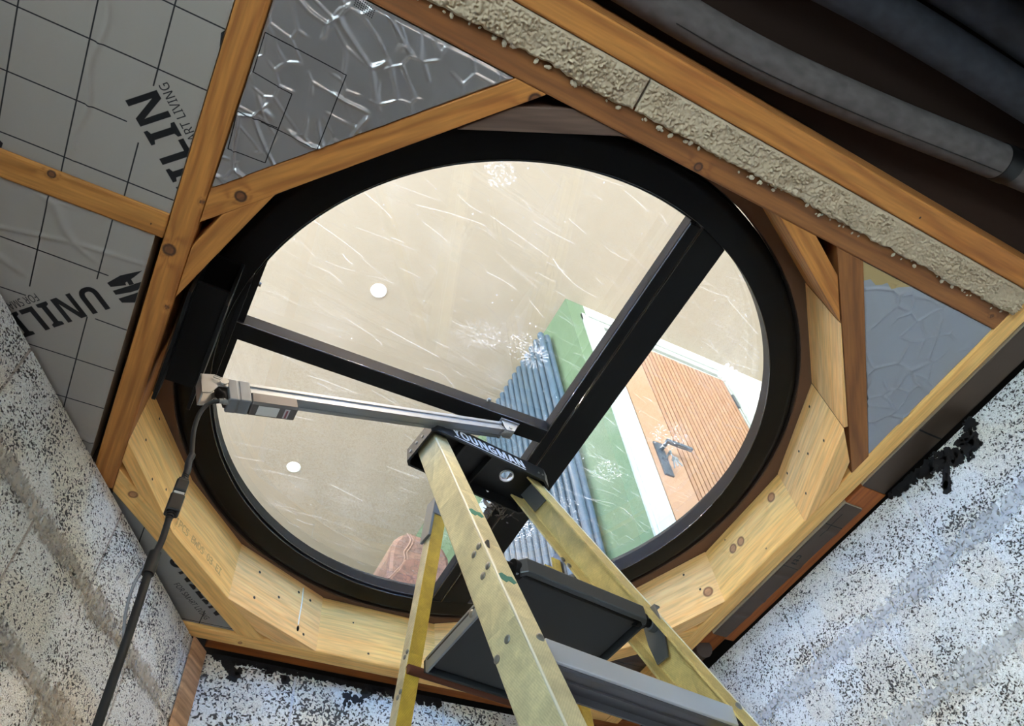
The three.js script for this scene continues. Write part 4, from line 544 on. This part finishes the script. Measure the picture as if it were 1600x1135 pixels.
xy(R4(X0 - 0.15, X1 + 0.15, FL, CEIL), Z1, Z1 + 0.15, M.whiteWall, 'wall_north', [R4(-2.8, 2.9, 1.26, 3.42)]);
xy(R4(X0 - 0.15, 1.67, FL, CEIL), Z0 - 0.15, Z0, M.whiteWall, 'wall_south');
// window frames
const bars = (u0, u1, b0, b1, n, f) => [f(u0, u1, b0, b0 + 0.06), f(u0, u1, b1 - 0.06, b1), ...Array.from({ length: n + 1 }, (_, i) => { const c = mix(u0 + 0.03, u1 - 0.03, i / n); return f(c - 0.03, c + 0.03, b0, b1); })];
struct('window_1', bars(-2.8, 2.9, 1.26, 3.42, 4, (a, b, c, d) => box(a, b, H(c), H(d), Z1 + 0.04, Z1 + 0.1)), M.white);
struct('window_2', bars(-3.2, 2.4, 1.32, 3.4, 4, (a, b, c, d) => box(X0 - 0.1, X0 - 0.04, H(c), H(d), a, b)), M.white);
// door with vertical fluting
const door = struct('door_1', rbox(1.772, 2.584, H(1.21), H(3.368), -1.592, -1.5565, 0.002), std(0x764e38, 0.55)); door.updateMatrixWorld();
const slatA = std(0x92664a, 0.55), slatB = std(0x8b5f45, 0.55), SP = (2.575 - 1.952) / 22;
for (let k = 0; k < 22; k++) wpart('slat', door, rbox(1.954 + k * SP, 1.954 + (k + 1) * SP - 0.0065, H(1.22), H(3.362), -1.557, -1.5475, 0.0015, 1), k % 3 ? slatA : slatB);
wpart('stile', door, rbox(1.775, 1.9475, H(1.22), H(3.362), -1.557, -1.5475, 0.0015, 1), std(0x986c50, 0.55));
const hd = wpart('handle_plate', door, rbox(1.805, 1.853, H(2.265), H(2.475), -1.548, -1.538, 0.002), M.handle, 'dark grey lever handle');
wpart('lever', hd, [rod([1.832, H(2.425), -1.54], [1.832, H(2.425), -1.482], 0.009, 14), rbox(1.823, 1.962, H(2.416), H(2.434), -1.494, -1.476, 0.003)], M.handle);
wpart('key_cylinder', hd, rod([1.832, H(2.365), -1.54], [1.832, H(2.365), -1.528], 0.012, 16), M.handle);
{ const k = thing('key_bunch', 'bunch of keys hanging in the lock of the wooden door', 'keys', [1.84, H(2.31), -1.51]), km = M.aluminium;
  wpart('inserted_key', k, [rbox(1.8305, 1.8335, H(2.358), H(2.372), -1.528, -1.5, 0.0005, 1), rod([1.8305, H(2.365), -1.498], [1.8335, H(2.365), -1.498], 0.011, 14)], km);
  wpart('key_ring', k, (() => { const g = new THREE.TorusGeometry(0.012, 0.0012, 8, 24); g.rotateY(0.5); g.translate(1.836, H(2.346), -1.496); return g; })(), km);
  for (let i = 0; i < 3; i++) wpart('key', k, (() => { const g = merge([rbox(-0.0015, 0.0015, -0.058, -0.016, -0.0035, 0.0035, 0.0004, 1), rod([-0.0015, -0.01, 0], [0.0015, -0.01, 0], 0.0105, 14)]); g.rotateX(0.25 - 0.3 * i); g.rotateY(0.6 * i); g.translate(1.838 + 0.004 * i, H(2.338), -1.496); return g; })(), km); }
for (const [y, i] of [[3.115, 0], [1.5, 1]]) wpart('hinge', door, rbox(2.579, 2.593, H(y), H(y + 0.115), -1.556, -1.541, 0.003), M.hinge);
struct('trim_1', [rbox(1.628, 1.757, H(FL), H(3.45), -1.551, -1.535, 0.003), rbox(1.646, 1.662, H(FL), H(3.438), -1.536, -1.527, 0.003), rbox(2.598, 2.667, H(FL), H(3.45), -1.551, -1.535, 0.003), rbox(2.645, 2.66, H(FL), H(3.438), -1.536, -1.527, 0.003), rbox(1.628, 2.667, H(3.383), H(3.45), -1.551, -1.5345, 0.003), rbox(1.646, 2.66, H(3.425), H(3.438), -1.536, -1.527, 0.003)], M.white);
struct('trim_2', [box(1.757, 1.7705, H(FL), H(3.383), -1.66, -1.552), box(2.5855, 2.598, H(FL), H(3.383), -1.66, -1.552), box(1.757, 2.598, H(3.3695), H(3.383), -1.66, -1.552)], M.white);
struct('baseboard_green', rbox(1.54, 1.5565, H(FL), H(FL + 0.12), Z0, -1.55, 0.003), M.white);
// column radiator on the green wall
{ const r = thing('column_radiator', 'tall blue-grey column radiator on the green wall', 'radiator', [1.5, H(1.32), -2.05]), n = 14, z1 = -1.742, z0 = -2.382;
  for (let k = 0; k < n; k++) { const z = mix(z1, z0, k / (n - 1)); const c = (x) => { const g = new THREE.CapsuleGeometry(0.0185, 2.06, 6, 14); g.translate(x, H(2.39), z); return g; }; wpart('column', r, [c(1.483), c(1.522)], M.radiator); }
  for (const y of [1.42, 3.36]) wpart('header', r, rod([1.503, H(y), z1 + 0.012], [1.503, H(y), z0 - 0.012], 0.013, 12), M.radiator);
  for (const y of [1.6, 3.2]) wpart('wall_bracket', r, box(1.53, 1.5565, H(y), H(y + 0.03), -2.08, -2.05), M.radiator); }
// ceiling lights
for (const [x, z, lab] of [[0.616, -1.9285, 'recessed round ceiling light seen higher in the glass'], [0.617, -3.297, 'recessed round ceiling light seen lower in the glass'], [0.616, -0.56, 'recessed ceiling light in the row, hidden above the hatch rim'], [0.616, 0.81, 'recessed ceiling light nearest the north windows'], [-1.3, -1.9285, 'recessed ceiling light in the second row, out of view'], [-1.3, -0.56, 'recessed ceiling light of the second row by the west windows']]) {
  const t = thing('downlight', lab, 'ceiling light', [x, H(CEIL), z], 'recessed ceiling lights in the room above');
  const l = (pts) => { const g = toCreasedNormals(new THREE.LatheGeometry(pts.map((p) => new THREE.Vector2(...p)), 40), 0.5); return g; };
  part('trim_ring', t, l([[0.03, -0.0005], [0.031, -0.004], [0.041, -0.0035], [0.0425, -0.0005]]), M.lampWhite);
  part('lens', t, rod([0, -0.0002, 0], [0, -0.0025, 0], 0.0305, 32), new THREE.MeshStandardMaterial({ color: 0xffffff, emissive: 0xffd9a0, emissiveIntensity: 6 }));
  const s = new THREE.SpotLight(0xffe4c4, 9, 0, 1.0, 0.7, 2); s.position.set(x, H(CEIL) - 0.012, z); s.target.position.set(x, 0, z); s.castShadow = true; scene.add(s, s.target);
}
// armchair with piped seams near the hatch edge
{ const c = thing('armchair', 'worn pinkish brown leather armchair with piped seams', 'armchair', [0.8, H(FL), -2.25]);
  const tx = dataTex(256, 256, (u, v) => { const n = 0.78 + 0.44 * fbm(u * 6, v * 6, 71, 5), k = Math.pow(1 - Math.abs(2 * vn(u * 22 + 2 * vn(u * 9, v * 9, 6), v * 22, 73) - 1), 6); return [100 * n * (1 - 0.35 * k), 66 * n * (1 - 0.38 * k), 52 * n * (1 - 0.4 * k)]; });
  const lm = new THREE.MeshStandardMaterial({ map: tx, roughness: 0.6, bumpMap: tx, bumpScale: 0.004 });
  c.updateMatrixWorld();
  // profile of the side seen from the hatch: (x to the right, height over the floor)
  const side = (pts, z0, z1, b) => metreUV(slab(pts, z1 - z0, b, [1, 0, 0], [0, 1, 0], [0, 0, 1], [0, H(FL), z0]), 0.3);
  const lo = (p) => p.map(([x, h]) => [x, h - FL]);
  const back = wpart('backrest', c, side(lo([[0.845, 1.3], [0.842, 1.95], [0.845, 2.06], [0.853, 2.115], [0.868, 2.152], [0.887, 2.176], [0.912, 2.194], [0.94, 2.203], [0.985, 2.2], [1.04, 2.188], [1.085, 2.165], [1.108, 2.12], [1.112, 2.03], [1.09, 1.3]]), -2.78, -2.2, 0.018), lm);
  const sp = (dx) => [[0.921 + dx, 2.197], [0.934 + dx, 2.162], [0.922 + dx, 2.12], [0.907 + dx, 2.09], [0.91 + dx, 2.058], [0.902 + dx, 2.025], [0.883 + dx, 1.995], [0.846 + dx, 1.937]];
  for (const dx of [0, 0.012]) wpart('piping', back, tube(sp(dx).map(([x, h]) => V(x, H(h), -2.2 + (h > 2.17 ? -0.006 : 0.001))), 0.004, 40, 8), M.piping);
  const lm2 = lm.clone(); lm2.color = new THREE.Color(0xffeadd);
  wpart('side_panel', back, side(lo([[0.846, 1.4], [0.846, 1.93], [0.884, 1.99], [0.909, 2.045], [0.95, 2.062], [1.0, 2.05], [1.04, 2.0], [1.06, 1.9], [1.06, 1.4]]), -2.205, -2.188, 0.006), lm2);
  wpart('armrest', c, side(lo([[0.3, 1.3], [0.28, 1.86], [0.31, 1.93], [0.38, 1.955], [0.76, 1.945], [0.86, 1.93], [0.86, 1.3]]), -2.33, -2.19, 0.025), lm);
  wpart('armrest', c, side(lo([[0.3, 1.3], [0.28, 1.86], [0.31, 1.93], [0.38, 1.955], [0.76, 1.945], [0.86, 1.93], [0.86, 1.3]]), -2.79, -2.65, 0.025), lm);
  wpart('seat_cushion', c, metreUV(rbox(0.26, 0.86, H(1.48), H(1.66), -2.645, -2.335, 0.03, 4), 0.3), lm); wpart('seat_base', c, metreUV(rbox(0.3, 1.05, H(1.29), H(1.48), -2.76, -2.22, 0.01), 0.3), lm);
  for (const [x, z] of [[0.36, -2.26], [0.36, -2.72], [1.0, -2.26], [1.0, -2.72]]) wpart('leg', c, rod([x, H(FL) + 0.0005, z], [x, H(1.295), z], 0.016, 12, 0.024), std(0x3a2618, 0.5));
}
// pale canvas on the green wall
{ const t = thing('canvas_print', 'pale blue-grey canvas with a pink edge on the green wall', 'picture', [1.545, H(2.2), -2.75]); wpart('canvas', t, rbox(1.53, 1.5565, H(2.35), H(3.0), -2.88, -2.52, 0.003), std(0x989ca1, 0.8)); wpart('edge_band', t, rbox(1.529, 1.556, H(2.352), H(2.998), -2.893, -2.881, 0.002), std(0xe8b0a0, 0.8)); }

// LED work light added unseen behind the camera to brighten the cellar
{ const t = thing('added_work_light', 'small black LED work light added behind the camera to brighten the cellar', 'work light', [0.25, 0.75, 1.42]); t.rotation.set(-0.75, Math.PI, 0, 'YXZ'); t.updateMatrixWorld();
  part('housing', t, rbox(-0.22, 0.22, -0.15, 0.15, -0.03, 0.0, 0.008), M.blackPlastic); part('lens', t, rbox(-0.2, 0.2, -0.13, 0.13, -0.002, 0.004, 0.002), new THREE.MeshStandardMaterial({ color: 0xffffff, emissive: 0xfff1de, emissiveIntensity: 6 }));
  part('bracket', t, [rbox(-0.235, -0.222, -0.02, 0.02, -0.06, 0.02, 0.002), rbox(0.222, 0.235, -0.02, 0.02, -0.06, 0.02, 0.002), rbox(-0.235, 0.235, -0.02, 0.02, -0.066, -0.06, 0.002)], M.greySteel);
  const l = new THREE.RectAreaLight(0xfff1de, 17, 0.4, 0.26); l.position.copy(t.localToWorld(V(0, 0, 0.006))); l.lookAt(t.localToWorld(V(0, 0, 1))); scene.add(l); }

scene.traverse((o) => { if (o.isMesh) o.castShadow = o.receiveShadow = true; });
renderer.render(scene, camera);
